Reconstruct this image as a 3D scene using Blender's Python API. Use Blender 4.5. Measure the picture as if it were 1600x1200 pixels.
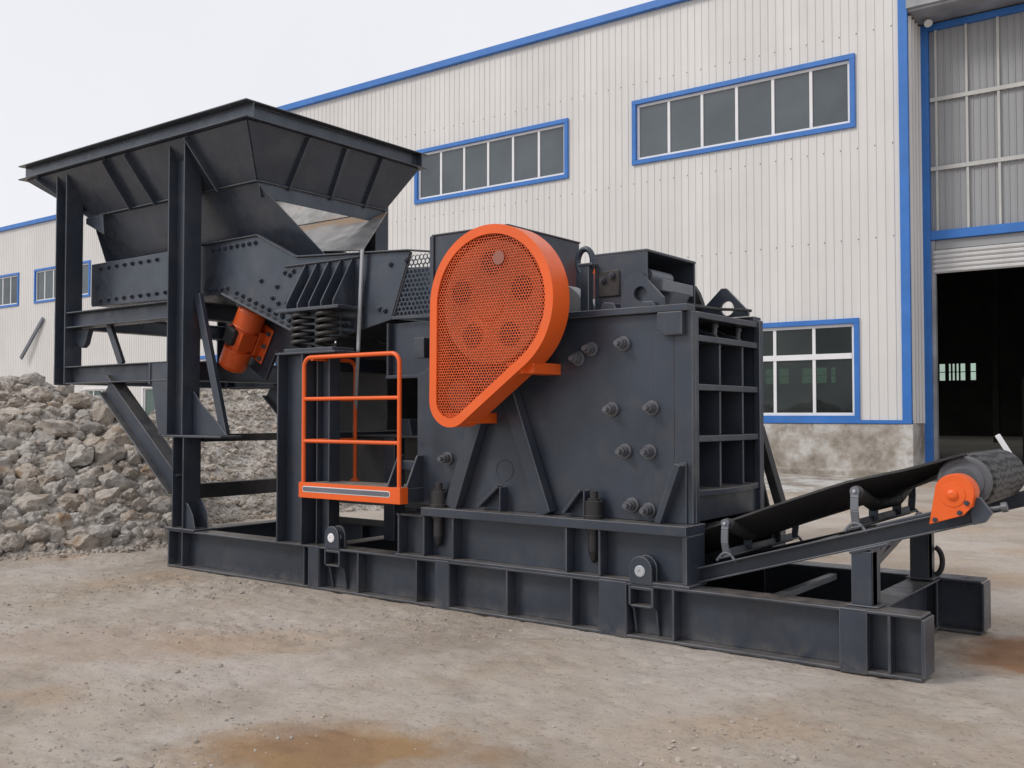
import bpy, math, random
import numpy as np
from mathutils import Vector, Matrix, noise

R = math.radians
rng = random.Random(7)
nrng = np.random.default_rng(7)
sc = bpy.context.scene
col = sc.collection
for o in list(bpy.data.objects):
    bpy.data.objects.remove(o)

# ------------------------------------------------------------------ camera, sky, sun, exposure
CAM_H, YAW, PITCH = 1.6, 36.946, 1.771
cd = bpy.data.cameras.new('camera')
cd.sensor_width = 36.0
cd.lens = 1552.3 / 1600 * 36
cd.clip_end = 2000
cam = bpy.data.objects.new('camera', cd)
cam.location = (0, 0, CAM_H)
cam.rotation_euler = (R(90 + PITCH), 0, R(YAW))
col.objects.link(cam)
sc.camera = cam

SUN_EL, SUN_AZ = 41.0, 216.0          # azimuth clockwise from +Y: the light comes from behind and left of the camera
w = bpy.data.worlds.new('World')
sc.world = w
w.use_nodes = True
wn, wl = w.node_tree.nodes, w.node_tree.links
wn.clear()
sky = wn.new('ShaderNodeTexSky')
sky.sky_type = 'NISHITA'
sky.sun_disc = False
sky.sun_elevation = R(SUN_EL)
sky.sun_rotation = R(SUN_AZ)
sky.air_density, sky.dust_density = 1.0, 2.5
tcw = wn.new('ShaderNodeTexCoord')
cn = wn.new('ShaderNodeTexNoise')
cn.inputs['Scale'].default_value = 1.6
cn.inputs['Detail'].default_value = 4
wl.new(tcw.outputs['Generated'], cn.inputs['Vector'])
cr = wn.new('ShaderNodeValToRGB')
cr.color_ramp.elements[0].position, cr.color_ramp.elements[0].color = 0.3, (8.6, 8.65, 9.1, 1)
cr.color_ramp.elements[1].position, cr.color_ramp.elements[1].color = 0.7, (9.3, 9.3, 9.7, 1)
wl.new(cn.outputs['Fac'], cr.inputs['Fac'])
mx = wn.new('ShaderNodeMix')
mx.data_type = 'RGBA'
mx.inputs[0].default_value = 0.94      # cloud cover over the clear sky
wl.new(sky.outputs[0], mx.inputs[6])
wl.new(cr.outputs[0], mx.inputs[7])
bg = wn.new('ShaderNodeBackground')
bg.inputs['Strength'].default_value = 0.1
wl.new(mx.outputs[2], bg.inputs['Color'])
wo = wn.new('ShaderNodeOutputWorld')
wl.new(bg.outputs[0], wo.inputs['Surface'])

sd = bpy.data.lights.new('sun', 'SUN')
sd.energy = 1.5
sd.angle = R(16)
sd.color = (1.0, 0.96, 0.9)
sun = bpy.data.objects.new('sun', sd)
_a = R(SUN_AZ)
to_sun = Vector((math.sin(_a) * math.cos(R(SUN_EL)), math.cos(_a) * math.cos(R(SUN_EL)), math.sin(R(SUN_EL))))
sun.rotation_euler = to_sun.to_track_quat('Z', 'Y').to_euler()
sun.location = (0, -10, 20)
col.objects.link(sun)

vs = sc.view_settings
vs.view_transform = 'Standard'
vs.look = 'None'
vs.gamma = 1
vs.use_curve_mapping = False
vs.exposure = 0.0
sc.render.engine = 'CYCLES'
sc.cycles.max_bounces = 8
sc.cycles.transparent_max_bounces = 16
sc.cycles.use_denoising = True

# ------------------------------------------------------------------ materials
class NT:
    def __init__(s, name):
        s.m = bpy.data.materials.new(name)
        s.m.use_nodes = True
        s.n, s.l = s.m.node_tree.nodes, s.m.node_tree.links
        s.b = s.n['Principled BSDF']
        s.tc = s.n.new('ShaderNodeTexCoord')
        s.geo = s.n.new('ShaderNodeNewGeometry')
    def noise(s, scale, detail=4, rough=0.55, vec=None, stretch=None):
        t = s.n.new('ShaderNodeTexNoise')
        t.inputs['Scale'].default_value = scale
        t.inputs['Detail'].default_value = detail
        t.inputs['Roughness'].default_value = rough
        v = vec or s.geo.outputs['Position']
        if stretch:
            mp = s.n.new('ShaderNodeMapping')
            mp.inputs['Scale'].default_value = stretch
            s.l.new(v, mp.inputs['Vector'])
            v = mp.outputs[0]
        s.l.new(v, t.inputs['Vector'])
        return t.outputs['Fac']
    def ramp(s, fac, stops):
        r = s.n.new('ShaderNodeValToRGB')
        e = r.color_ramp.elements
        while len(e) < len(stops):
            e.new(0.5)
        for q, (p, c) in zip(e, stops):
            q.position = p
            q.color = (c, c, c, 1) if not hasattr(c, '__len__') else (*c[:3], 1)
        s.l.new(fac, r.inputs['Fac'])
        return r.outputs['Color']
    def mix(s, fac, a, b, mode='MIX'):
        x = s.n.new('ShaderNodeMix')
        x.data_type = 'RGBA'
        x.blend_type = mode
        for sock, v in ((x.inputs[0], fac), (x.inputs[6], a), (x.inputs[7], b)):
            if isinstance(v, (int, float)):
                sock.default_value = v
            elif isinstance(v, tuple):
                sock.default_value = (*v[:3], 1)
            else:
                s.l.new(v, sock)
        return x.outputs[2]
    def math(s, op, a, b=None):
        x = s.n.new('ShaderNodeMath')
        x.operation = op
        for i, v in enumerate((a, b)):
            if v is None:
                continue
            if isinstance(v, (int, float)):
                x.inputs[i].default_value = v
            else:
                s.l.new(v, x.inputs[i])
        return x.outputs[0]
    def sep(s, v):
        x = s.n.new('ShaderNodeSeparateXYZ')
        s.l.new(v, x.inputs[0])
        return x.outputs
    def bump(s, h, strength=0.3, dist=0.01):
        b = s.n.new('ShaderNodeBump')
        b.inputs['Strength'].default_value = strength
        b.inputs['Distance'].default_value = dist
        s.l.new(h, b.inputs['Height'])
        s.l.new(b.outputs[0], s.b.inputs['Normal'])
    def set(s, **k):
        for key, v in k.items():
            i = s.b.inputs[key.replace('_', ' ')]
            if isinstance(v, tuple):
                i.default_value = (*v[:3], 1) if len(i.default_value) == 4 else v
            elif isinstance(v, (int, float)):
                i.default_value = v
            else:
                s.l.new(v, i)
        return s

def paint(name, base, rough=0.38, dust=0.5, dcol=(0.26, 0.22, 0.18), var=0.22, spec=0.5, low=True, stint=None):
    t = NT(name)
    n1 = t.noise(1.7, 5)
    n2 = t.noise(38, 3, stretch=(1, 1, 0.12))
    n3 = t.noise(9, 6, 0.7)
    lo = tuple(c * (1 - var) for c in base)
    hi = tuple(c * (1 + var) for c in base)
    c = t.ramp(n1, [(0.3, lo), (0.7, hi)])
    c = t.mix(t.math('MULTIPLY', t.ramp(n2, [(0.5, 0.0), (0.75, 1.0)]), 0.025), c, dcol)
    c = t.mix(t.math('MULTIPLY', t.ramp(t.noise(2.6, 7, 0.68), [(0.5, 0.0), (0.68, 1.0)]), 0.09 if dust > .12 else 0.05), c, dcol)
    nz = t.sep(t.geo.outputs['Normal'])[2]
    up = t.ramp(nz, [(0.45, 0.0), (0.95, 1.0)])
    d = t.math('MULTIPLY', up, t.ramp(n3, [(0.32, 0.15), (0.68, 1.0)]))
    d = t.math('MULTIPLY', d, dust)
    if low:   # mud splashes near the ground
        pz = t.sep(t.geo.outputs['Position'])[2]
        l = t.ramp(pz, [(0.0, 0.4), (0.10, 0.03), (0.4, 0.0)])
        l = t.math('MULTIPLY', l, t.ramp(n3, [(0.4, 0.0), (0.65, 1.0)]))
        d = t.math('MAXIMUM', d, l)
    c = t.mix(d, c, dcol)
    t.set(Base_Color=c, Specular_IOR_Level=spec)
    if stint:
        t.set(Specular_Tint=stint)
    r = t.ramp(t.noise(6, 5, 0.65), [(0.3, rough - 0.09), (0.72, rough + 0.14)])
    t.set(Roughness=t.math('MAXIMUM', r, t.math('MULTIPLY', d, 0.9)))
    t.bump(t.noise(90, 3), 0.06, 0.004)
    return t.m

M = {}
M['steel'] = paint('dark_grey_paint', (0.033, 0.040, 0.056), 0.34, dust=0.6, spec=0.66, stint=(.8, .9, 1.0))
M['steel_clean'] = paint('dark_grey_paint_clean', (0.033, 0.040, 0.056), 0.29, dust=0.15, low=False, spec=0.8, stint=(.8, .9, 1.0))
M['edge'] = paint('light_paint_edge', (0.105, 0.112, 0.128), 0.4, 0.3, low=False, var=0.5)
M['black'] = paint('black_paint', (0.018, 0.018, 0.02), 0.45, 0.35)
M['bolt'] = paint('bolt_grey', (0.10, 0.105, 0.12), 0.34, 0.3, low=False)
M['orange'] = paint('orange_paint', (0.82, 0.12, 0.013), 0.36, 0.22, dcol=(0.42, 0.22, 0.13), var=0.07, low=False)
M['orange_motor'] = paint('orange_motor_paint', (0.70, 0.10, 0.016), 0.36, 0.12, var=0.08, low=False)
M['orange_mesh'] = paint('orange_mesh_paint', (0.66, 0.095, 0.016), 0.45, 0.1, dcol=(0.3, 0.15, 0.1), var=0.15, low=False)
M['galv'] = paint('galvanised', (0.42, 0.44, 0.47), 0.36, 0.1, var=0.2, low=False)
M['lightsteel'] = paint('light_steel', (0.30, 0.31, 0.33), 0.36, 0.2, var=0.25, low=False)
M['bracket'] = paint('grey_bracket_paint', (0.13, 0.143, 0.17), 0.4, 0.2, low=False)
M['blue'] = paint('blue_trim', (0.03, 0.165, 0.52), 0.42, 0.12, dcol=(0.35, 0.36, 0.4), var=0.1, low=False)
M['bars'] = paint('dull_white_bar', (0.50, 0.50, 0.485), 0.5, 0.2, var=.1, low=False)
M['white'] = paint('white_frame', (0.78, 0.78, 0.8), 0.4, 0.2, dcol=(0.5, 0.48, 0.45), var=0.05, low=False)
M['rubber'] = paint('black_rubber', (0.03, 0.03, 0.032), 0.62, 0.22, low=False, spec=0.35)

def mk_clad(name, base, streak, rough=0.45):
    t = NT(name)
    n = t.noise(0.35, 4)
    s = t.noise(3.0, 6, 0.65, stretch=(2.2, 2.2, 0.07))
    s2 = t.noise(0.9, 5, 0.6)
    c = t.ramp(n, [(0.3, tuple(v * 0.95 for v in base)), (0.7, tuple(min(1, v * 1.04) for v in base))])
    f = t.math('MULTIPLY', t.ramp(s, [(0.45, 0.0), (0.8, 1.0)]), t.ramp(s2, [(0.35, 0.2), (0.7, 1.0)]))
    c = t.mix(t.math('MULTIPLY', f, streak), c, (0.33, 0.30, 0.26))
    info = t.n.new('ShaderNodeObjectInfo')
    c = t.mix(1.0, c, t.ramp(info.outputs['Random'], [(0.0, 0.935), (1.0, 1.0)]), 'MULTIPLY')
    t.set(Base_Color=c, Roughness=rough, Specular_IOR_Level=0.4)
    t.bump(t.noise(1.6, 3), 0.3, 0.03)
    return t.m
M['clad'] = mk_clad('pale_cladding', (0.705, 0.695, 0.68), 0.24)
M['clad_grey'] = mk_clad('translucent_grey_sheet', (0.33, 0.34, 0.355), 0.5)
M['shutter'] = mk_clad('shutter_slats', (0.6, 0.6, 0.6), 0.5)

t = NT('worn_liner_steel')
n = t.noise(3.2, 7, 0.68)
c = t.ramp(n, [(0.3, (0.13, 0.125, 0.12)), (0.5, (0.27, 0.265, 0.26)), (0.62, (0.36, 0.35, 0.34)), (0.74, (0.27, 0.16, 0.08))])
z = t.sep(t.geo.outputs['Position'])[2]
zz = t.math('ADD', z, t.math('MULTIPLY', t.noise(2.2, 4), 0.35))
band = t.ramp(t.math('SUBTRACT', zz, 3.4), [(0.60, 0.0), (0.70, 0.8), (0.74, 0.7), (0.82, 0.0)])
c = t.mix(band, c, (0.36, 0.21, 0.10))
t.set(Base_Color=c, Roughness=0.5, Metallic=0.15)
t.bump(n, 0.3, 0.02)
M['liner'] = t.m

t = NT('tread_plate')
n = t.noise(14, 6, 0.7)
c = t.ramp(n, [(0.35, (0.13, 0.125, 0.12)), (0.65, (0.33, 0.29, 0.25))])
t.set(Base_Color=c, Roughness=0.7)
v = t.n.new('ShaderNodeTexVoronoi')
v.inputs['Scale'].default_value = 45
t.l.new(t.geo.outputs['Position'], v.inputs['Vector'])
t.bump(v.outputs['Distance'], 0.5, 0.006)
M['tread'] = t.m

t = NT('drum_rubber')
mp = t.n.new('ShaderNodeMapping')
mp.inputs['Scale'].default_value = (2.2, 2.0, 2.2)
t.l.new(t.geo.outputs['Position'], mp.inputs['Vector'])
wv = t.n.new('ShaderNodeTexWave')
wv.inputs['Scale'].default_value = 3.2
wv.inputs['Distortion'].default_value = 6.0
wv.bands_direction = 'Z'
wv.inputs['Detail'].default_value = 1.2
wv.inputs['Detail Scale'].default_value = 1.3
t.l.new(mp.outputs[0], wv.inputs['Vector'])
g = t.ramp(wv.outputs['Fac'], [(0.0, 0.0), (0.22, 0.0), (0.4, 1.0)])
c = t.mix(g, (0.02, 0.02, 0.021), t.ramp(t.noise(12, 4), [(0.3, (0.055, 0.055, 0.057)), (0.7, (0.085, 0.085, 0.087))]))
t.set(Base_Color=c, Roughness=0.55, Specular_IOR_Level=0.4)
t.bump(g, 0.9, 0.012)
M['drum'] = t.m

def mk_glass(name, dcol, lo, hi, tint, refl):
  t = NT(name)
  t.n.remove(t.b)
  lw = t.n.new('ShaderNodeLayerWeight')
  lw.inputs['Blend'].default_value = 0.32
  tr = t.n.new('ShaderNodeBsdfTransparent')
  tr.inputs['Color'].default_value = (*tint, 1)
  gl = t.n.new('ShaderNodeBsdfGlossy')
  gl.inputs['Roughness'].default_value = 0.03
  gl.inputs['Color'].default_value = (0.55, 0.6, 0.62, 1)
  df = t.n.new('ShaderNodeBsdfDiffuse')
  df.inputs['Color'].default_value = (*dcol, 1)
  m1 = t.n.new('ShaderNodeMixShader')
  oi = t.n.new('ShaderNodeObjectInfo')
  t.l.new(t.math('SUBTRACT', t.ramp(t.noise(0.7, 5), [(0.3, lo), (0.7, hi)]), t.math('MULTIPLY', oi.outputs['Random'], 0.22)), m1.inputs[0])
  t.l.new(tr.outputs[0], m1.inputs[1])
  t.l.new(df.outputs[0], m1.inputs[2])
  m2 = t.n.new('ShaderNodeMixShader')
  t.l.new(t.math('ADD', t.math('MULTIPLY', lw.outputs['Fresnel'], 0.8), refl), m2.inputs[0])
  t.l.new(m1.outputs[0], m2.inputs[1])
  t.l.new(gl.outputs[0], m2.inputs[2])
  bp = t.n.new('ShaderNodeBump')
  bp.inputs['Strength'].default_value = 0.05
  t.l.new(t.noise(0.8, 2), bp.inputs['Height'])
  t.l.new(bp.outputs[0], gl.inputs['Normal'])
  t.l.new(m2.outputs[0], t.n['Material Output'].inputs['Surface'])
  return t.m
M['glass'] = mk_glass('window_glass', (0.10, 0.115, 0.11), .2, .4, (0.25, 0.36, 0.29), .02)
M['pale_glass'] = mk_glass('pale_green_glass', (0.3, 0.36, 0.3), .2, .3, (0.72, 0.82, 0.74), .02)
M['glass_green'] = mk_glass('green_window_glass', (0.16, 0.23, 0.2), .6, .8, (0.2, 0.3, 0.25), .03)
M['glass_sky_grey'] = mk_glass('sky_grey_window_glass', (0.175, 0.20, 0.22), .6, .8, (0.2, 0.22, 0.22), .045)  # sky reflection of the upper panes put in as grey diffuse colour


t = NT('old_concrete')
a = t.noise(1.1, 7, 0.66)
b2 = t.noise(2.6, 6, 0.6, stretch=(1, 1, 0.8))
c = t.ramp(a, [(0.36, (0.20, 0.175, 0.145)), (0.45, (0.33, 0.295, 0.255)), (0.52, (0.43, 0.40, 0.365)), (0.60, (0.55, 0.54, 0.52))])
c = t.mix(t.ramp(b2, [(0.55, 0.0), (0.66, 0.6)]), c, (0.22, 0.185, 0.145))
c = t.mix(t.ramp(t.noise(7, 8, 0.75), [(0.58, 0.0), (0.68, 0.6)]), c, (0.13, 0.11, 0.09))
t.set(Base_Color=c, Roughness=0.88)
t.bump(t.noise(9, 7, 0.7), 0.4, 0.02)
M['concrete'] = t.m

M['added_skylight'] = mk_glass('added_roof_light_sheet', (0.5, 0.5, 0.5), .15, .2, (0.8, 0.8, 0.78), .02)  # sheet of the skylights added to brighten the hall
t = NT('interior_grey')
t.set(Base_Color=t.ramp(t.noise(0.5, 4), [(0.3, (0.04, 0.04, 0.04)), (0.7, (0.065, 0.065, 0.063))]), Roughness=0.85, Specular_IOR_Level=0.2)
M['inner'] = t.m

t = NT('shop_floor')
t.set(Base_Color=t.ramp(t.noise(0.6, 6), [(0.3, (0.27, 0.24, 0.21)), (0.7, (0.42, 0.385, 0.345))]), Roughness=0.75)
M['shopfloor'] = t.m

t = NT('dry_dirt')
pos = t.geo.outputs['Position']
big = t.noise(0.42, 5, 0.55)
mid = t.noise(1.5, 7, 0.66)
st = t.noise(2.0, 7, 0.7, stretch=(0.5, 1.5, 1))
fine = t.noise(30, 9, 0.8, stretch=(0.75, 1.0, 1))
grit = t.noise(95, 4, 0.7)
c = t.ramp(big, [(0.34, (0.37, 0.30, 0.235)), (0.48, (0.45, 0.385, 0.32)), (0.60, (0.51, 0.455, 0.405))])
c = t.mix(t.ramp(mid, [(0.44, 0.0), (0.62, 0.7)]), c, (0.53, 0.485, 0.44))
c = t.mix(t.ramp(t.noise(0.9, 6, 0.65, stretch=(1.0, 0.7, 1)), [(0.50, 0.0), (0.64, 0.55)]), c, (0.32, 0.27, 0.222))
c = t.mix(t.math('MULTIPLY', t.ramp(st, [(0.55, 0.0), (0.68, 0.45)]), 1.0), c, (0.28, 0.235, 0.195))
c = t.mix(t.ramp(t.noise(0.75, 4), [(0.53, 0.0), (0.64, 0.55)]), c, (0.43, 0.31, 0.205))
c = t.mix(t.ramp(fine, [(0.36, 0.8), (0.455, 0.0)]), c, (0.19, 0.155, 0.125))
c = t.mix(t.ramp(grit, [(0.61, 0.0), (0.72, 0.55)]), c, (0.64, 0.60, 0.55))
xyz = t.sep(pos)
def blob(cx, cy, rx, ry, ang=0.0, soft=0.45):
    ca, sa = math.cos(ang), math.sin(ang)
    dx, dy = t.math('SUBTRACT', xyz[0], cx), t.math('SUBTRACT', xyz[1], cy)
    u = t.math('DIVIDE', t.math('ADD', t.math('MULTIPLY', dx, ca), t.math('MULTIPLY', dy, sa)), rx)
    v = t.math('DIVIDE', t.math('SUBTRACT', t.math('MULTIPLY', dy, ca), t.math('MULTIPLY', dx, sa)), ry)
    d = t.math('SQRT', t.math('ADD', t.math('MULTIPLY', u, u), t.math('MULTIPLY', v, v)))
    d = t.math('ADD', d, t.math('MULTIPLY', t.math('SUBTRACT', mid, 0.5), 1.3))
    return t.ramp(d, [(1 - soft, 1.0), (1.0 + 0.12, 0.0)])
rust = t.ramp(t.noise(1.6, 5), [(0.3, (0.27, 0.155, 0.085)), (0.7, (0.38, 0.235, 0.105))])
c = t.mix(t.math('MULTIPLY', blob(-3.62, 3.28, 1.0, 0.50, R(37), .6), 0.9), c, rust)
c = t.mix(t.math('MULTIPLY', blob(-1.25, 7.45, 0.55, 0.75), 0.85), c, (0.30, 0.155, 0.08))
c = t.mix(t.math('MULTIPLY', blob(-6.5, 3.9, 1.3, 0.7, R(37)), 0.3), c, (0.36, 0.23, 0.14))
t.set(Base_Color=c, Roughness=0.93, Specular_IOR_Level=0.2)
h = t.math('ADD', t.math('MULTIPLY', fine, 0.6), t.math('ADD', t.math('MULTIPLY', grit, 0.22), t.math('MULTIPLY', mid, 0.9)))
t.bump(h, 0.8, 0.032)
M['dirt'] = t.m

t = NT('heap_debris')
a = t.noise(3.0, 8, 0.72)
b2 = t.noise(16, 6, 0.75)
c = t.ramp(a, [(0.33, (0.28, 0.245, 0.205)), (0.47, (0.49, 0.445, 0.395)), (0.60, (0.68, 0.64, 0.595))])
c = t.mix(t.ramp(b2, [(0.38, 0.8), (0.5, 0.0)]), c, (0.11, 0.09, 0.072))
t.set(Base_Color=c, Roughness=0.95, Specular_IOR_Level=0.2)
t.bump(t.math('ADD', a, b2), 1.0, 0.05)
M['debris'] = t.m

def mk_rock(name, lo, hi, rust):
    t = NT(name)
    info = t.n.new('ShaderNodeObjectInfo')
    va = t.n.new('ShaderNodeVectorMath')
    t.l.new(t.tc.outputs['Object'], va.inputs[0])
    cmb = t.n.new('ShaderNodeCombineXYZ')
    for i in range(3):
        t.l.new(t.math('MULTIPLY', info.outputs['Random'], 37.0 + 11 * i), cmb.inputs[i])
    t.l.new(cmb.outputs[0], va.inputs[1])
    v = va.outputs[0]
    n = t.noise(2.2, 8, 0.7, v)
    f = t.noise(9, 8, 0.75, v)
    c = t.ramp(n, [(0.32, lo), (0.66, hi)])
    c = t.mix(t.ramp(f, [(0.33, 0.6), (0.47, 0.0)]), c, tuple(q * 0.45 for q in lo))
    c = t.mix(t.math('MULTIPLY', t.ramp(t.noise(1.1, 4, 0.5, v), [(0.54, 0.0), (0.66, 1.0)]), rust), c, (0.33, 0.215, 0.125))
    c = t.mix(1.0, c, t.ramp(info.outputs['Random'], [(0.0, 0.78), (1.0, 1.15)]), 'MULTIPLY')
    t.set(Base_Color=c, Roughness=0.92, Specular_IOR_Level=0.2)
    t.bump(t.math('ADD', t.math('MULTIPLY', n, 1.0), f), 0.7, 0.03)
    return t.m
M['rock_grey'] = mk_rock('grey_stone', (0.35, 0.32, 0.29), (0.72, 0.68, 0.63), 0.3)
M['rock_tan'] = mk_rock('tan_stone', (0.35, 0.305, 0.26), (0.68, 0.62, 0.555), 0.4)
M['rock_rust'] = mk_rock('rust_stained_stone', (0.35, 0.295, 0.24), (0.65, 0.575, 0.50), 0.85)

# ------------------------------------------------------------------ mesh helpers
def V(*a):
    return Vector(a)

class MB:
    """collects shapes (world coordinates), becomes one mesh"""
    def __init__(s):
        s.v, s.f, s.sm = [], [], []
    def add(s, vs, fs, smooth=False):
        o = len(s.v)
        s.v += [tuple(p) for p in vs]
        s.f += [tuple(i + o for i in f) for f in fs]
        s.sm += [smooth] * len(fs)
        return s
    def box(s, x0, x1, y0, y1, z0, z1):
        vs = [(x, y, z) for z in (z0, z1) for y in (y0, y1) for x in (x0, x1)]
        return s.add(vs, [(0, 2, 3, 1), (4, 5, 7, 6), (0, 1, 5, 4), (2, 6, 7, 3), (0, 4, 6, 2), (1, 3, 7, 5)])
    def slab(s, axis, pts, a, b):
        """polygon in the two other coordinates, extruded along axis from a to b"""
        n = len(pts)
        def mk(p, q):
            return {'x': (q, p[0], p[1]), 'y': (p[0], q, p[1]), 'z': (p[0], p[1], q)}[axis]
        vs = [mk(p, a) for p in pts] + [mk(p, b) for p in pts]
        area = sum(pts[i][0] * pts[(i + 1) % n][1] - pts[(i + 1) % n][0] * pts[i][1] for i in range(n))
        flip = (area > 0) != (axis != 'y')
        fs = [tuple(range(n))[::-1], tuple(range(n, 2 * n))] + [(i, (i + 1) % n, n + (i + 1) % n, n + i) for i in range(n)]
        if (b < a) != flip:
            fs = [f[::-1] for f in fs]
        return s.add(vs, fs)
    def bar(s, p0, p1, wy, wz, up=(0, 0, 1), off=(0, 0)):
        """rectangular bar from p0 to p1; wy across, wz along up"""
        p0, p1 = Vector(p0), Vector(p1)
        d = (p1 - p0).normalized()
        u = Vector(up)
        u = (u - d * u.dot(d)).normalized()
        a = d.cross(u)
        vs = []
        for p in (p0, p1):
            c = p + a * off[0] + u * off[1]
            for i, j in ((-1, -1), (1, -1), (1, 1), (-1, 1)):
                vs.append(c + a * (i * wy / 2) + u * (j * wz / 2))
        return s.add(vs, [(3, 2, 1, 0), (4, 5, 6, 7), (0, 1, 5, 4), (1, 2, 6, 5), (2, 3, 7, 6), (3, 0, 4, 7)])
    def ibeam(s, p0, p1, h, wd, up=(0, 0, 1), tf=0.014, tw=0.012):
        s.bar(p0, p1, wd, tf, up, (0, h / 2 - tf / 2))
        s.bar(p0, p1, wd, tf, up, (0, -h / 2 + tf / 2))
        s.bar(p0, p1, tw, h - 2 * tf, up)
        return s
    def rings(s, rs, cap=True, smooth=True, closed=False):
        n = len(rs[0])
        vs = [p for r in rs for p in r]
        fs = []
        m = len(rs)
        for k in range(m if closed else m - 1):
            for i in range(n):
                fs.append((k * n + i, k * n + (i + 1) % n, ((k + 1) % m) * n + (i + 1) % n, ((k + 1) % m) * n + i))
        o = len(s.f)
        s.add(vs, fs, smooth)
        if cap and not closed:
            s.add(rs[0], [tuple(range(n))[::-1]])
            s.add(rs[-1], [tuple(range(n))])
        return s
    def tube(s, pts, r, n=10, closed=False, cap=True):
        pts = [Vector(p) for p in pts]
        rs, ref = [], None
        m = len(pts)
        for i, p in enumerate(pts):
            a = pts[(i - 1) % m] if (closed or i) else p
            b = pts[(i + 1) % m] if (closed or i < m - 1) else p
            d = (b - a).normalized()
            if ref is None:
                ref = Vector((0, 0, 1)) if abs(d.z) < 0.9 else Vector((1, 0, 0))
            u = (ref - d * ref.dot(d)).normalized()
            ref = u
            q = d.cross(u)
            rr = r[i] if hasattr(r, '__len__') else r
            rs.append([p + (u * math.cos(6.28318 * k / n) + q * math.sin(6.28318 * k / n)) * rr for k in range(n)])
        return s.rings(rs, cap, True, closed)
    def lathe(s, p, d, prof, n=20):
        """profile [(distance along d, radius)]"""
        p, d = Vector(p), Vector(d).normalized()
        u = d.orthogonal().normalized()
        q = d.cross(u)
        rs = [[p + d * a + (u * math.cos(6.28318 * k / n) + q * math.sin(6.28318 * k / n)) * max(r, 1e-4) for k in range(n)] for a, r in prof]
        for a, b in zip(rs[:-1], rs[1:]):
            s.rings([a, b], False, True)
        s.add(rs[0], [tuple(range(n))[::-1]])
        s.add(rs[-1], [tuple(range(n))])
        return s
    def mesh(s, name, mat, off=(0, 0, 0)):
        me = bpy.data.meshes.new(name)
        ox, oy, oz = off
        me.from_pydata([(x - ox, y - oy, z - oz) for x, y, z in s.v], [], s.f)
        me.polygons.foreach_set('use_smooth', s.sm)
        me.materials.append(mat)
        me.update()
        return me

def base_of(o):
    p = Vector((0, 0, 0))
    while o:
        p += Vector(o.location)
        o = o.parent
    return p

def obj(name, me, parent=None, loc=(0, 0, 0), bevel=0.0):
    o = bpy.data.objects.new(name, me)
    col.objects.link(o)
    if parent:
        o.parent = parent
    o.location = loc
    if bevel:
        b = o.modifiers.new('bevel', 'BEVEL')
        b.width = bevel
        b.segments = 1
        b.limit_method = 'ANGLE'
        b.angle_limit = R(40)
        b.harden_normals = False
        if me.materials and me.materials[0].name.startswith('dark_grey_paint'):
            me.materials.append(M['edge'])          # lighter grey on the bevelled plate edges
            b.material = 1
            b.width = max(bevel, 0.0045)
    return o

def part(name, mb, mat, parent, bevel=0.003, label=None, pivot=None):
    """one mesh part; shapes given in world coordinates"""
    base = base_of(parent)
    pv = Vector(pivot) if pivot else base
    o = obj(name, mb.mesh(name, M[mat] if isinstance(mat, str) else mat, pv), parent, pv - base, bevel)
    if label:
        o['label'] = label
    return o

def thing(name, label, cat, loc=(0, 0, 0), group=None):
    o = bpy.data.objects.new(name, None)
    o.empty_display_size = 0.2
    o.location = loc
    col.objects.link(o)
    o['label'], o['category'] = label, cat
    if group:
        o['group'] = group
    return o

def tag(o, label, cat, group=None):
    o['label'], o['category'] = label, cat
    if group:
        o['group'] = group
    return o

def struct(name, mb, mat, label=None):
    o = obj(name, mb.mesh(name, M[mat]))
    o['kind'] = 'structure'
    if label:
        o['label'] = label
    return o

def arc(cx, cz, r, a0, a1, n):
    return [(cx + r * math.cos(R(a0 + (a1 - a0) * i / n)), cz + r * math.sin(R(a0 + (a1 - a0) * i / n))) for i in range(n + 1)]

def np_mesh(name, verts, faces, mat, smooth=True):
    me = bpy.data.meshes.new(name)
    verts = np.asarray(verts, np.float32)
    faces = np.asarray(faces, np.int32)
    k = faces.shape[1]
    me.vertices.add(len(verts))
    me.vertices.foreach_set('co', verts.ravel())
    me.loops.add(faces.size)
    me.loops.foreach_set('vertex_index', faces.ravel())
    me.polygons.add(len(faces))
    me.polygons.foreach_set('loop_start', np.arange(0, faces.size, k, dtype=np.int32))
    me.polygons.foreach_set('use_smooth', np.full(len(faces), smooth))
    me.materials.append(mat)
    me.update(calc_edges=True)
    me.validate()
    return me

# hex-head bolt meshes shared by all bolts of a kind (axis along -Y, towards the camera side)
def bolt_mesh(name, prof, mat, n=6, axis=(0, -1, 0)):
    return MB().lathe((0, 0, 0), axis, prof, n).mesh(name, M[mat])
BOLT = bolt_mesh('bolt', [(0, .026), (.022, .026), (.022, .013), (.034, .013)], 'steel_clean')
TIE = MB().lathe((0, 0, 0), (0, -1, 0), [(0, .056), (.02, .056), (.022, .040), (.055, .040)], 18)
TIE.lathe((0, -.0552, 0), (0, -1, 0), [(0, .036), (.034, .036)], 6).lathe((0, -.0895, 0), (0, -1, 0), [(0, .021), (.038, .019)], 12)
TIE = TIE.mesh('tie_bolt', M['bolt'])

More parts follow.
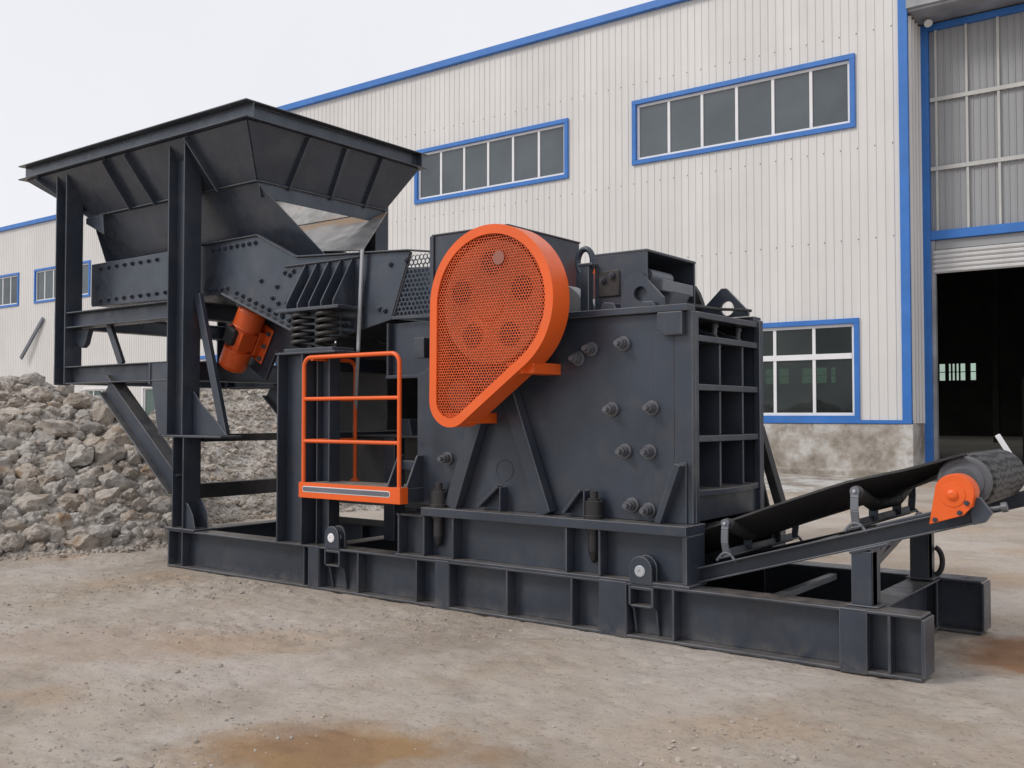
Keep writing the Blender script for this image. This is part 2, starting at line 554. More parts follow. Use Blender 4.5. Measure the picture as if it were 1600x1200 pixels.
# ------------------------------------------------------------------ ground
def fbm(x, y, oct=5, seed=0.0):
    """cheap vectorised value noise"""
    out = np.zeros_like(x)
    amp = 1.0
    fx, fy = x + seed * 13.7, y - seed * 7.1
    for k in range(oct):
        xi, yi = np.floor(fx), np.floor(fy)
        u, v = fx - xi, fy - yi
        u, v = u * u * (3 - 2 * u), v * v * (3 - 2 * v)
        def h(a, b):
            q = np.sin(a * 127.1 + b * 311.7 + k * 17.3 + seed) * 43758.5453
            return q - np.floor(q)
        out += amp * ((h(xi, yi) * (1 - u) + h(xi + 1, yi) * u) * (1 - v) + (h(xi, yi + 1) * (1 - u) + h(xi + 1, yi + 1) * u) * v - 0.5)
        amp *= 0.5
        fx, fy = fx * 2.03 + 5.2, fy * 2.03 + 1.3
    return out

def grid(xs, ys, zf):
    X, Y = np.meshgrid(xs, ys)
    Z = zf(X, Y)
    nx, ny = len(xs), len(ys)
    i = np.arange(nx * ny).reshape(ny, nx)
    q = np.stack([i[:-1, :-1], i[:-1, 1:], i[1:, 1:], i[1:, :-1]], -1).reshape(-1, 4)
    return np.stack([X, Y, Z], -1).reshape(-1, 3), q

def ground_z(X, Y):
    near = np.clip((11 - np.abs(Y - 4)) / 6, 0, 1) * np.clip((15 - np.abs(X + 5)) / 6, 0, 1)
    n = fbm(X * 1.1, Y * 1.1, 4, 3) * 0.03 + fbm(X * 7, Y * 7, 4, 9) * 0.016
    cl = np.clip(fbm(X * 0.9, Y * 0.9, 3, 21) * 2.4, 0, 1)          # patches of broken clods
    n = n + cl * np.abs(fbm(X * 13, Y * 13, 3, 5)) * 0.05 - (1 - np.minimum(np.abs(fbm(X * 3.1, Y * 3.1, 4, 14)) * 9, 1)) * 0.012
    n = n * near
    skid = (X > -9.6) & (X < -1.3) & (Y > 6.1) & (Y < 8.3)
    return np.where(skid, np.minimum(n, 0.0) - 0.004, n - 0.006)

def dense(lo, a, b, hi, step, far):
    left = [lo + (a - lo) * (1 - (1 - i / far) ** 2) for i in range(far)] if lo < a else []
    midp = list(np.arange(a, b, step))
    right = [b + (hi - b) * (i / far) ** 2 for i in range(far + 1)]
    return np.array(left + midp + right)
gx = dense(-500, -12.5, 1.5, 500, 0.028, 22)
gy = dense(-300, 1.6, 9.5, 700, 0.028, 22)
gv, gf = grid(gx, gy, ground_z)
g = obj('ground', np_mesh('ground', gv, gf, M['dirt']))
g['kind'] = 'structure'

# ------------------------------------------------------------------ factory building
WY = 24.5
RIB = 0.21
def clad_sheet(mb, x0, x1, z0, z1, y, rib=RIB, depth=0.017, origin=0.0):
    """pressed sheet facing -Y with narrow raised ribs"""
    xs = [(x0, 0)]
    k = math.ceil((x0 - origin) / rib)
    while origin + k * rib < x1:
        c = origin + k * rib
        for dx, d in ((-0.022, 0), (-0.010, 1), (0.010, 1), (0.022, 0)):
            if x0 + 1e-3 < c + dx < x1 - 1e-3:
                xs.append((c + dx, d))
        k += 1
    xs.append((x1, 0))
    n = len(xs)
    vs = [(x, y - d * depth, z) for z in (z0, z1) for x, d in xs]
    mb.add(vs, [(i, i + 1, n + i + 1, n + i) for i in range(n - 1)])
    return mb

def clad_wall(parent, x0, x1, z0, z1, y, holes, pitch=0.84, mat='clad'):
    edges = {round(x0, 3), round(x1, 3)}
    k = math.ceil(x0 / pitch)
    while k * pitch < x1:
        edges.add(round(k * pitch, 3))
        k += 1
    for h in holes:
        edges |= {round(h[0], 3), round(h[1], 3)}
    es = sorted(e for e in edges if x0 - 1e-4 <= e <= x1 + 1e-4)
    for a, b in zip(es[:-1], es[1:]):
        if b - a < 0.01:
            continue
        mid = (a + b) / 2
        cuts = sorted((h[2], h[3]) for h in holes if h[0] < mid < h[1])
        z = z0
        mb = MB()
        for lo, hi in cuts:
            if lo > z:
                clad_sheet(mb, a, b, z, lo, y)
            z = hi
        clad_sheet(mb, a, b, z, z1, y)
        part('cladding_sheet', mb, mat, parent, 0)

def window(parent, x0, x1, z0, z1, y, panes, rail=None, trim=0.105, glass='glass_sky_grey', tm='blue'):
    """blue surround, white frame, dark panes"""
    mb = MB()
    mb.box(x0 - .02, x1 + .02, y - .07, y + .03, z1 - trim, z1 + .02).box(x0 - .02, x1 + .02, y - .07, y + .03, z0 - .02, z0 + trim)
    mb.box(x0 - .02, x0 + trim, y - .068, y + .03, z0 + trim, z1 - trim).box(x1 - trim, x1 + .02, y - .068, y + .03, z0 + trim, z1 - trim)
    win = part('window', mb, tm, parent, 0.004)
    ix0, ix1, iz0, iz1 = x0 + trim, x1 - trim, z0 + trim, z1 - trim
    fr = MB()
    yy = y + 0.06
    f = 0.075
    fr.box(ix0, ix1, yy - .04, yy + .04, iz0, iz0 + f).box(ix0, ix1, yy - .04, yy + .04, iz1 - f, iz1)
    fr.box(ix0, ix0 + f, yy - .038, yy + .038, iz0 + f, iz1 - f).box(ix1 - f, ix1, yy - .038, yy + .038, iz0 + f, iz1 - f)
    part('frame', fr, 'white', win, 0.004)
    pw = (ix1 - ix0) / panes
    for i in range(1, panes):
        part('mullion', MB().box(ix0 + i * pw - .04, ix0 + i * pw + .04, yy - .036, yy + .036, iz0 + f, iz1 - f), 'white', win, 0.004)
    rows = [(iz0, iz1)]
    if rail:
        part('transom', MB().box(ix0 + f, ix1 - f, yy - .05, yy + .034, rail - .07, rail + .07), 'white', win, 0.004)
        rows = [(iz0, rail), (rail, iz1)]
    for i in range(panes):
        for a, b in rows:
            p = MB().box(ix0 + i * pw + .01, ix0 + (i + 1) * pw - .01, yy - .006, yy + .006, a + .01, b - .01)
            part('pane', p, glass, win, 0)
    # reveal lining behind the surround
    rv = MB().box(x0, x1, y + .1, y + .16, z1 - trim, z1).box(x0, x1, y + .1, y + .16, z0, z0 + trim)
    rv.box(x0, x0 + trim, y + .1, y + .16, z0 + trim, z1 - trim).box(x1 - trim, x1, y + .1, y + .16, z0 + trim, z1 - trim)
    part('lining', rv, 'white', win, 0)

EAVE = 13.0
BX0, BX1 = -35.6, -6.58
fb = thing('factory_building', 'long pale ribbed metal factory hall with blue trim, strip windows and a big roller door', 'building', (BX0, WY, 0))
ups = [(-14.1, -7.84, 8.7, 10.5), (-22.46, -16.33, 8.66, 10.42), (-30.8, -24.7, 8.66, 10.42)]
lows = [(-13.16, -7.8, 1.47, 3.95), (-21.1, -16.2, 1.47, 3.95), (-29.5, -24.6, 1.47, 3.95), (-35.3, -33.0, 1.47, 3.95)]
clad_wall(fb, BX0, BX1 - .14, 1.47, EAVE, WY, ups + lows)
for i, (a, b, c, d) in enumerate(ups):
    window(fb, a, b, c, d, WY, 6)
for i, (a, b, c, d) in enumerate(lows):
    window(fb, a, b, c, d, WY, 5 if b - a > 4 else 2, rail=3.05, glass='glass')
part('plinth', MB().box(BX0, BX1 + .04, WY - .05, WY + .25, -.05, 1.38), 'concrete', fb, 0.012)
part('plinth_ledge', MB().box(BX0, BX1 + .07, WY - .42, WY - .05, -.05, 0.27), 'concrete', fb, 0.015)
part('sill_trim', MB().box(BX0, BX1 + .02, WY - .075, WY + .05, 1.385, 1.465), 'blue', fb, 0.004)
part('eave_trim', MB().box(BX0 - .1, BX1 + 16, WY - .16, WY + .06, EAVE - .02, EAVE + .2), 'blue', fb, 0.01)
part('corner_trim', MB().box(BX1 - .2, BX1 + .015, WY - .06, WY + .03, 1.46, EAVE - .02), 'blue', fb, 0.004)
part('corner_trim', MB().box(BX0 - .03, BX0 + .12, WY - .06, WY + .2, 1.46, EAVE - .02), 'blue', fb, 0.004)
# rows of fixing screws across the sheets (too small to pick apart: one part)
sc_mb = MB()
for zr in (8.15, 11.0, 5.9):
    x = BX0 + .1
    while x < BX1 - .3:
        if not any(h[0] - .1 < x < h[1] + .1 and h[2] - .1 < zr < h[3] + .1 for h in ups + lows):
            sc_mb.lathe((x, WY - .002, zr), (0, -1, 0), [(0, .022), (.02, .016)], 6)
        x += RIB * 2
part('screws', sc_mb, 'bolt', fb, 0)['kind'] = 'stuff'
# recess of the door: reveal, posts, lintel, upper sheets, shutter
DY = 25.6
DX0, DX1 = -6.36, 3.6
rev = MB()
ys = np.arange(WY + .03, DY, .001)
pts = []
y = WY + .03
while y < DY:
    pts += [(y, 0), (y + .10, 0), (y + .13, 1), (y + .19, 1), (y + .22, 0)]
    y += .27
pts = [(min(a, DY), b) for a, b in pts]
n = len(pts)
rev.add([(BX1 + b * .05, a, z) for z in (1.39, 11.2) for a, b in pts], [(i, i + 1, n + i + 1, n + i) for i in range(n - 1)])
part('reveal_sheet', rev, 'clad', fb, 0)
part('plinth_pier', MB().box(BX1 - .3, BX1 + .035, WY + .25, DY + .1, -.05, 1.38), 'concrete', fb, 0.012)
part('door_post', MB().box(DX0 - .22, DX0, DY - .12, DY + .12, 0, 11.2), 'blue', fb, 0.006)
part('door_post', MB().box(DX1, DX1 + .22, DY - .12, DY + .12, 0, 11.2), 'blue', fb, 0.006)
part('guide_rail', MB().box(DX0, DX0 + .09, DY - .05, DY + .1, 0, 5.86), 'lightsteel', fb, 0.004)
part('guide_rail', MB().box(DX1 - .09, DX1, DY - .05, DY + .1, 0, 5.86), 'lightsteel', fb, 0.004)
part('lintel', MB().box(DX0, DX1, DY - .1, DY + .1, 5.87, 6.09), 'blue', fb, 0.006)
part('head_trim', MB().box(DX0, DX1, DY - .1, DY + .1, 11.05, 11.2), 'blue', fb, 0.006)
x = DX0
k = 0
while x < DX1 - .01:
    b = min(x + .62, DX1)
    part('translucent_sheet', clad_sheet(MB(), x, b, 6.09, 11.05, DY + .02, .155, .02, .04), 'clad_grey', fb, 0)
    k += 1
    x = b
for i in range(14):
    xx = DX0 + .16 + i * .70
    if xx < DX1:
        part('vertical_bar', MB().box(xx - .028, xx + .028, DY - .055, DY - .008, 6.09, 11.05), 'bars', fb, 0.003)
for zz in (9.33, 7.62):
    part('strap', MB().box(DX0 + .02, DX1, DY - .075, DY - .058, zz - .05, zz + .05), 'bars', fb, 0.003)
sh = MB()
for i in range(5):
    z1 = 5.62 - i * .115
    part('shutter_slat', MB().slab('x', [(DY - .02, z1), (DY - .055, z1 - .03), (DY - .055, z1 - .075), (DY - .02, z1 - .111), (DY + .0, z1 - .111), (DY + .0, z1)], DX0 + .05, DX1 - .05), 'shutter', fb, 0.003)
part('shutter_box', MB().box(DX0 + .09, DX1 - .09, DY + .0, DY + .5, 5.63, 5.87), 'clad_grey', fb, 0.01)
part('canopy_soffit', MB().box(BX1 + .0, DX1 + 1, WY - .02, DY + .3, 11.24, 11.32).box(BX1 + .0, DX1 + 1, WY - .1, WY - .02, 11.3, 11.75), 'lightsteel', fb, 0.01)
part('cladding_sheet', clad_sheet(MB(), BX1 + .02, DX1 + 1, 11.75, EAVE, WY), 'clad', fb, 0)
part('cladding_sheet', clad_sheet(MB(), DX1 + .3, BX1 + 16, 0, EAVE, WY), 'clad', fb, 0)
part('lamp', MB().lathe((-6.3, DY - .35, 11.2), (0.3, -.6, -.7), [(0, .05), (.05, .09), (.12, .1)], 12), 'white', fb, 0)
# hall interior: floor, back wall with a strip of openings, roof, columns
IY = 80.0
hw = MB()
ZA, ZC = 4.2, 5.45
hw.box(BX0, BX1 + 16, IY, IY + .2, 0, ZA).box(BX0, BX1 + 16, IY, IY + .2, ZC, EAVE)
ops = [(-19.45, -19.02), (-18.78, -18.62), (-18.52, -18.34), (-18.24, -18.06), (-17.96, -17.6), (-17.25, -16.86)]
for c0 in (-34.6, -30.2):
    ops += [(c0, c0 + .9), (c0 + 1.2, c0 + 2.1), (c0 + 2.4, c0 + 3.3)]
ops.sort()
xx = BX0
hm = MB()
for a, b in ops + [(BX1 + 16, BX1 + 16)]:
    hw.box(xx, a, IY, IY + .2, ZA, ZC)
    if b > a:
        hm.box(a, b, IY + .08, IY + .1, ZA + .01, ZC - .01)
        hw.box(a, b, IY + .02, IY + .07, (ZA + ZC) / 2 - .03, (ZA + ZC) / 2 + .03)
    xx = b
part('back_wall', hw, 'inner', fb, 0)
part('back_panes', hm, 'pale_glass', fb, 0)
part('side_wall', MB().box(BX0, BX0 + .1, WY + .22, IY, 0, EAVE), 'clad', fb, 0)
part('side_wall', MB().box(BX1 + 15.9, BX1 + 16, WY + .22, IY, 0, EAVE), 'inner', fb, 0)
for a, b in ((WY + .06, 46.0), (53.0, 62.0), (69.0, IY + .3)):
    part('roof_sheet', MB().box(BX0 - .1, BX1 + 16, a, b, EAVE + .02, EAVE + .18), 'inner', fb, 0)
for a, b in ((46.0, 53.0), (62.0, 69.0)):  # unseen roof strips added to let light onto the hall floor
    part('added_skylight', MB().box(BX0 - .1, BX1 + 16, a, b, EAVE + .06, EAVE + .1), 'added_skylight', fb, 0)
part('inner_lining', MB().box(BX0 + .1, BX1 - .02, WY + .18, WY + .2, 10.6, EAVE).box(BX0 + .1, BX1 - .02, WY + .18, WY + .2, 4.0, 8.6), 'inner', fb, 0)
for cx in (-27, -21, -12, -3, 3):
    part('hall_column', MB().ibeam((cx, 62, 0), (cx, 62, EAVE), .4, .3, (0, 1, 0)), 'inner', fb, 0)
fl = struct('factory_floor', MB().box(BX0 + .1, BX1 + 15.9, WY + .26, IY, -.1, 0.012), 'shopfloor')

# low concrete apron in front of the wall
ap = MB()
xs = np.linspace(-26, -6.3, 40)
f1 = fbm(xs * .8, xs * 0 + 2, 4, 4)
vs, fs = [], []
for i, x in enumerate(xs):
    e = 20.6 + 2.0 * f1[i] + max(0, (x + 8.0)) * 0.9
    for y, z in ((WY - .40, .13), (WY - 1.4, .10), (e + .8, .05), (e, -.02)):
        vs.append((x, y, z))
for i in range(len(xs) - 1):
    for j in range(3):
        fs.append((i * 4 + j, i * 4 + j + 1, i * 4 + 5 + j, i * 4 + 4 + j))
ap.add(vs, [f[::-1] for f in fs])
struct('concrete_apron', ap, 'concrete')

# set-back wing
WY2 = 30.0
fw = thing('factory_wing', 'set-back pale factory wing with blue roof line behind the stone heap', 'building', (-70, WY2, 0))
wins = [(-74.0, -68.0, 8.22, 10.2), (-66.0, -59.95, 8.22, 10.2), (-58.06, -52.0, 8.22, 10.2), (-50.1, -44.1, 8.22, 10.2), (-42.2, -36.6, 8.22, 10.2)]
wlow = [(-52.5, -49.0, 1.0, 3.1), (-46.8, -42.6, 1.0, 3.1)]
clad_wall(fw, -76, BX0 - .2, 0, EAVE - .05, WY2, wins + wlow, pitch=1.68)
for a, b, c, d in wlow:
    window(fw, a, b, c, d, WY2, 4, glass='glass_green', tm='white')
for a, b, c, d in wins:
    window(fw, a, b, c, d, WY2, 6)
part('eave_trim', MB().box(-76, BX0 - .15, WY2 - .16, WY2 + .06, EAVE - .05, EAVE + .2), 'blue', fw, 0.01)
part('back_wall', MB().box(-76, BX0 - .2, WY2 + 12, WY2 + 12.2, 0, EAVE), 'inner', fw, 0)
part('side_wall', MB().box(-76.2, -76, WY2, WY2 + 12, 0, EAVE), 'inner', fw, 0)
part('roof', MB().box(-76, BX0 - .15, WY2 + .06, WY2 + 12.2, EAVE, EAVE + .15), 'inner', fw, 0)
tag(obj('steel_bar', MB().bar((-58.9, WY2 - .35, 4.95), (-56.9, WY2 - .08, 7.25), .22, .12, (0, 1, 0)).mesh('steel_bar', M['bracket']), bevel=.01),
    'grey steel bar leaning at a slant against the far pale wall', 'bar')

# steel rack standing in the dark hall
rk = thing('steel_rack', 'dim steel rack standing inside the dark doorway', 'rack', (-5.3, 33, 0))
for a in (-5.62, -4.2):
    part('upright', MB().box(a - .05, a + .05, 32.9, 33.0, 0.013, 2.7), 'inner', rk, 0.004)
    part('upright', MB().box(a - .05, a + .05, 34.0, 34.1, 0.013, 2.7), 'inner', rk, 0.004)
for zz in (.55, 1.05, 1.7, 2.62):
    part('shelf', MB().box(-5.57, -4.25, 32.92, 34.08, zz, zz + .06), 'inner', rk, 0.004)

# ------------------------------------------------------------------ skid base
YN, YF = 6.25, 8.07           # outer faces of the two long rails
SK = thing('skid_frame', 'long low dark grey steel skid base lying on the dirt under the whole plant', 'skid frame', (-5.4, 7.15, 0))
RW = 0.22
def rail(y0, y1, yw):
    mb = MB()
    mb.box(-9.27, -1.64, y0, y1, 0.372, 0.39)
    mb.box(-9.27, -1.64, y0, y1, 0.0, 0.02)
    mb.box(-9.25, -1.66, yw - .008, yw + .008, 0.02, 0.372)
    return mb
part('side_rail', rail(YN, YN + RW, YN + .12), 'steel', SK)
part('side_rail', rail(YF - RW, YF, YF - .10), 'steel', SK)
for y0 in (YN, YF - RW):
    for xa in (-1.64, -9.265):
        part('end_plate', MB().box(xa, xa + .02, y0 + .002, y0 + RW, .02, .372), 'steel', SK)
for x in (-9.02, -7.13, -6.42, -5.72, -4.76, -4.15, -3.30, -1.83):          # thin stiffeners of the near rail
    part('stiffener', MB().box(x - .008, x + .008, YN + .004, YN + .112, .021, .371), 'steel', SK)
for x in (-9.02, -8.0, -7.0, -5.72, -4.15, -3.3, -1.95):
    part('stiffener', MB().box(x - .008, x + .008, YF - RW + .004, YF - .108, .021, .371), 'steel', SK)
for x0, x1 in ((-2.13, -1.96), (-3.9, -3.67), (-5.5, -5.35), (-7.06, -6.92)):   # boxed-in plates flush with the flange edge
    part('box_plate', MB().box(x0, x1, YN - .006, YN + .012, -.004, .394), 'steel', SK)
    part('stiffener', MB().box(x1 - .016, x1 - .002, YN + .012, YN + .112, .021, .371), 'steel', SK)
    part('stiffener', MB().box(x0 + .002, x0 + .016, YN + .012, YN + .112, .021, .371), 'steel', SK)
for x in (-9.1, -7.0, -5.6, -4.3, -2.02):
    part('cross_member', MB().ibeam((x, YN + RW, .2), (x, YF - RW, .2), .36, .2), 'steel', SK)
part('cross_angle', MB().box(-2.75, -2.69, YN + RW, YF - RW, .30, .345), 'lightsteel', SK)
for lx in (-6.74, -3.55):                                                   # pinned lugs
    pl = [(lx - .09, .392), (lx + .09, .392), (lx + .09, .50)] + arc(lx, .50, .09, 0, 180, 10)[1:]
    lug = part('lifting_lug', MB().slab('y', pl, YN - .012, YN + .022).slab('y', pl, YN + .07, YN + .10), 'steel', SK)
    part('pin', MB().lathe((lx, YN + .12, .485), (0, -1, 0), [(0, .042), (.138, .042), (.142, .036), (.142, .012), (.136, .01)], 18), 'galv' if lx > -5 else 'white', lug, 0)
    part('lug_bracket', MB().slab('x', [(YN - .008, .37), (YN + .112, .37), (YN + .112, .02), (YN + .09, .02), (YN + .05, .2), (YN - .008, .24)], lx - .10, lx - .084)
         .slab('x', [(YN - .008, .37), (YN + .112, .37), (YN + .112, .02), (YN + .09, .02), (YN + .05, .2), (YN - .008, .24)], lx + .084, lx + .10)
         .box(lx - .084, lx + .084, YN - .004, YN + .012, .35, .371).box(lx - .084, lx + .084, YN - .004, YN + .10, .225, .24), 'steel', SK)

# columns on the skid that carry the feeder and its springs
def hcol(x0, x1, y0, y1, z0, z1, t=.016):
    mb = MB()
    mb.box(x0, x0 + t, y0, y1, z0, z1).box(x1 - t, x1, y0, y1, z0, z1)
    ym = (y0 + y1) / 2
    mb.box(x0 + t, x1 - t, ym - .006, ym + .006, z0, z1)
    return mb
for y0 in (YN + .0, YF - .24):
    part('support_column', hcol(-7.52, -7.16, y0, y0 + .24, .391, 2.17), 'steel', SK)
    part('support_column', hcol(-7.10, -6.92, y0 + .12, y0 + .26, .391, 2.17), 'steel', SK)
    part('column_cap', MB().box(-7.54, -6.72, y0 - .005, y0 + .32, 2.171, 2.19), 'steel', SK)
    part('spring_base', MB().box(-7.45, -6.78, y0 + .02, y0 + .30, 2.191, 2.225), 'steel', SK)
for z0, z1 in ((1.36, 1.43), (2.02, 2.16)):
    part('tie_beam', MB().box(-7.3, -7.18, YN + .25, YF - .25, z0, z1), 'steel', SK)
part('shelf_plate', MB().box(-7.9, -5.9, 6.95, 7.75, 1.38, 1.40), 'steel', SK)
part('rear_or_dark_fill_plate', MB().box(-8.3, -5.62, 7.735, 7.75, .62, 2.52), 'black', SK)  # black sheet put in to darken the space behind the platform
part('rear_or_dark_fill_plate', MB().box(-9.0, -6.1, 7.76, 7.78, .395, .46), 'black', SK)  # low black strip, part of the same dark fill
part('low_post', MB().box(-6.78, -6.64, 6.95, 7.1, .391, 1.37), 'steel', SK)
for i, cx in enumerate((-6.55, -6.2)):
    part('shelf_block', MB().slab('y', [(cx - .09, 1.40), (cx + .09, 1.40), (cx + .05, 1.56), (cx - .05, 1.56)], 7.0, 7.12), 'steel', SK)

# ------------------------------------------------------------------ crusher support frame
SF = thing('support_frame', 'dark grey welded box girder frame between the skid rails and the orange-guarded crusher', 'support frame', (-4.5, 7.1, .39))
for y0, sgn in ((YN, 1), (YF - .3, -1)):
    near = sgn == 1
    yo, yi = (YN - .0, YN + .3) if near else (YF, YF - .3)
    a, b = min(yo, yi), max(yo, yi)
    part('top_plate', MB().box(-5.66, -3.19, a - .008, b, .752, .822), 'steel', SF, 0.005)
    part('bottom_flange', MB().box(-5.96, -3.17, a - .003, b - .02, .392, .412), 'steel', SF)
    yw = YN + .13 if near else YF - .13
    part('web_plate', MB().box(-5.95, -3.21, yw - .008, yw + .008, .412, .752), 'steel', SF)
    part('top_flange', MB().box(-5.97, -5.66, a + .02, b, .735, .752), 'steel', SF)
    for x in (-5.93, -5.64, -5.32, -4.2, -3.905, -3.215):
        q0, q1 = (a + .006, yw - .009) if near else (yw + .009, b - .006)
        part('stiffener', MB().box(x - .009, x + .009, q0, q1, .413, .751), 'steel', SF)
    part('end_plate', MB().box(-3.206, -3.19, a + .003, b - .01, .413, .751), 'steel', SF)
for x in (-5.8, -3.4):
    part('cross_beam', MB().ibeam((x, YN + .3, .58), (x, YF - .3, .58), .33, .2), 'steel', SF)

# ------------------------------------------------------------------ jaw crusher
CR = thing('jaw_crusher', 'big dark grey jaw crusher with an orange teardrop flywheel guard and ribbed end', 'crusher', (-4.5, 7.1, .82))
Y1, Y2 = 6.42, 7.64
side = [(-5.86, .823), (-3.24, .823), (-3.24, 2.34), (-4.5, 2.34), (-4.9, 2.42), (-5.72, 2.42), (-5.72, 2.0), (-5.86, 1.95)]
part('side_plate', MB().slab('y', side, Y1, Y1 + .04), 'steel', CR, 0.004)
part('side_plate', MB().slab('y', side, Y2 - .04, Y2), 'steel', CR, 0.004)
part('rear_or_dark_fill_plate', MB().box(-5.80, -5.76, Y1 + .04, Y2 - .04, .823, 2.0), 'steel', CR)
part('top_plate', MB().box(-5.7, -3.62, Y1 + .04, Y2 - .04, 2.30, 2.335), 'steel', CR)
part('top_flange', MB().box(-4.62, -3.24, Y1 - .055, Y1 + .09, 2.342, 2.392), 'steel', CR, 0.005)
part('top_flange', MB().box(-4.62, -3.24, Y2 - .09, Y2 + .05, 2.342, 2.392), 'steel', CR, 0.005)
part('corner_post', MB().box(-3.36, -3.215, Y1 - .012, Y1 + .035, .824, 2.341).box(-3.24, -3.213, Y1 + .035, Y1 + .09, .824, 2.341), 'steel', CR, 0.006)
part('corner_post', MB().box(-3.26, -3.205, Y2 - .06, Y2 + .012, .824, 2.36), 'steel', CR, 0.006)
part('edge_strip', MB().box(-3.52, -3.364, Y1 - .006, Y1, .824, 2.20), 'steel', CR, 0.002)
part('stop_block', MB().slab('y', [(-3.47, 2.34), (-3.27, 2.34), (-3.27, 2.17), (-3.41, 2.17), (-3.47, 2.21)], Y1 - .07, Y1 - .014), 'steel', CR, 0.008)
part('inner_plate', MB().box(-3.66, -3.63, Y1 + .04, Y2 - .04, 1.03, 2.3), 'steel', CR)
part('end_plate', MB().box(-3.27, -3.24, Y1 + .09, Y2 - .06, .83, 1.03), 'steel', CR)
def bulge(z0, z1, amt):
    n = 12
    ya, yb = Y1 + .075, Y2 - .055
    p = [(-3.63, ya), (-3.63, yb)] + [(-3.222 + amt * math.sin(math.pi * i / n), yb + (ya - yb) * i / n) for i in range(n + 1)]
    return MB().slab('z', p, z0, z1)
for z, amt in ((2.325, 0), (2.155, .01), (1.80, .01), (1.425, .02), (1.035, .07)):
    part('end_rib', bulge(z - .022, z + .022, amt), 'steel', CR, 0.003)
for yv in (6.91, 7.32):
    for za, zb in ((1.058, 1.402), (1.448, 1.777), (1.823, 2.132)):
        part('end_web', MB().box(-3.63, -3.235, yv - .012, yv + .012, za, zb), 'steel', CR, 0.002)
for yv in (6.95, 7.35):
    a = [(-3.62, 2.302), (-3.50, 2.302), (-3.40, 2.24), (-3.30, 2.215), (-3.26, 2.178), (-3.62, 2.178)]
    part('curved_gusset', MB().slab('y', a, yv - .01, yv + .01), 'steel', CR, 0.002)
for yv in (6.62, 7.02, 7.45):
    part('end_stud', MB().lathe((-3.34, yv, 2.178), (0.05, .03, 1), [(0, .03), (.03, .03), (.03, .022), (.09, .022), (.09, .03), (.12, .026)], 10), 'bolt', CR, 0)
TRIP = {}
# tie bolts through the side plate
for x, z in ((-3.88, 1.64), (-3.54, 1.65), (-3.77, 1.33), (-3.56, 1.33), (-3.71, .935), (-3.57, .905), (-3.78, 2.13), (-4.06, 2.10), (-4.18, 2.03), (-5.5, 1.23)):
    o = obj('tie_bolt', TIE, CR, Vector((x, Y1, z)) - CR.location)
    o.rotation_euler = (0, rng.uniform(0, 1), 0)
part('cover_ring', MB().tube([(-4.9 + .085 * math.cos(a), Y1 - .001, 1.15 + .085 * math.sin(a)) for a in np.linspace(0, 6.283, 28)[:-1]], .004, 6, True), 'steel', CR, 0)
for x in (-5.54, -4.0):                                                        # heavy anchor bolts on the frame
    yb = YN + .09
    m = MB().lathe((x, yb, .823), (0, 0, 1), [(0, .075), (.025, .075), (.028, .068), (.13, .068), (.133, .05), (.15, .05)], 16)
    m.lathe((x, yb, .973), (0, 0, 1), [(0, .032), (.055, .032)], 12)
    m.lathe((x, yb, .752), (0, 0, -1), [(0, .06), (.02, .06), (.02, .045), (.17, .045), (.24, .025), (.26, .01)], 14)
    part('anchor_bolt', m, 'black', CR, 0.002)
# gusset plates along the foot of the side plate
for (p, w_) in (([(-4.88, .824), (-4.88, 1.02), (-4.91, 1.02), (-5.11, .85), (-5.11, .824)], .09), ([(-4.08, .824), (-4.08, 1.03), (-4.12, 1.03), (-4.27, .85), (-4.27, .824)], .09)):
    m = MB().slab('y', p, Y1 - .016, Y1 - .001)
    m.box(p[0][0] - .006, p[0][0] + .006, Y1 - .10, Y1 - .017, .824, p[1][1])
    m.bar((p[2][0], Y1 - .055, p[2][1]), (p[3][0], Y1 - .055, p[3][1]), .085, .022, (0, 0, 1))
    part('foot_gusset', m, 'steel', CR, 0.002)
m = MB().slab('y', [(-3.26, .824), (-3.26, 1.26), (-3.30, 1.26), (-3.46, .824)], Y1 - .03, Y1 - .013)
m.bar((-3.285, Y1 - .07, 1.25), (-3.445, Y1 - .07, .828), .11, .045, (-1, 0, .4))
part('foot_gusset', m, 'steel', CR, 0.002)
# A-shaped brace under the guard
for a, b in (((-5.12, 1.62), (-5.42, .824)), ((-4.83, 1.80), (-4.46, .824))):
    m = MB().bar((a[0], Y1 - .038, a[1]), (b[0], Y1 - .038, b[1]), .135, .075, (0, 1, 0))
    d = Vector((b[0] - a[0], 0, b[1] - a[1])).normalized()
    nrm = Vector((-d.z, 0, d.x))
    if nrm.x < 0:
        nrm = -nrm
    m.bar(Vector((a[0], Y1 - .060, a[1])) + nrm * .074, Vector((b[0], Y1 - .060, b[1])) + nrm * .074, .10, .014, nrm)
    part('side_brace', m, 'steel', CR, 0.002)
# toggle housing at the discharge end (open towards +X)
HX0, HX1, HY0, HY1, HZ0, HZ1 = -4.09, -3.63, 6.50, 7.30, 2.393, 2.84
m = MB().box(HX0, HX1, HY0, HY0 + .02, HZ0, HZ1 - .02)
m.box(HX0, HX1, HY1 - .02, HY1, HZ0, HZ1 - .02).box(HX0, HX1 + .004, HY0 - .002, HY1 + .002, HZ1 - .02, HZ1).box(HX0, HX0 + .02, HY0 + .02, HY1 - .02, HZ0, HZ1 - .02)
hs = part('toggle_housing', m, 'steel', CR, 0.003)
part('recess_shade_plate', MB().box(-4.05, -3.86, HY0 - .016, HY0 - .001, 2.50, 2.70), 'black', hs, 0.012)  # black plate standing in for the shade of a recessed opening
for bx, bz in ((-4.00, 2.63), (-3.92, 2.66)):
    o = obj('bolt', BOLT, hs, Vector((bx, HY0 - .016, bz)) - CR.location)
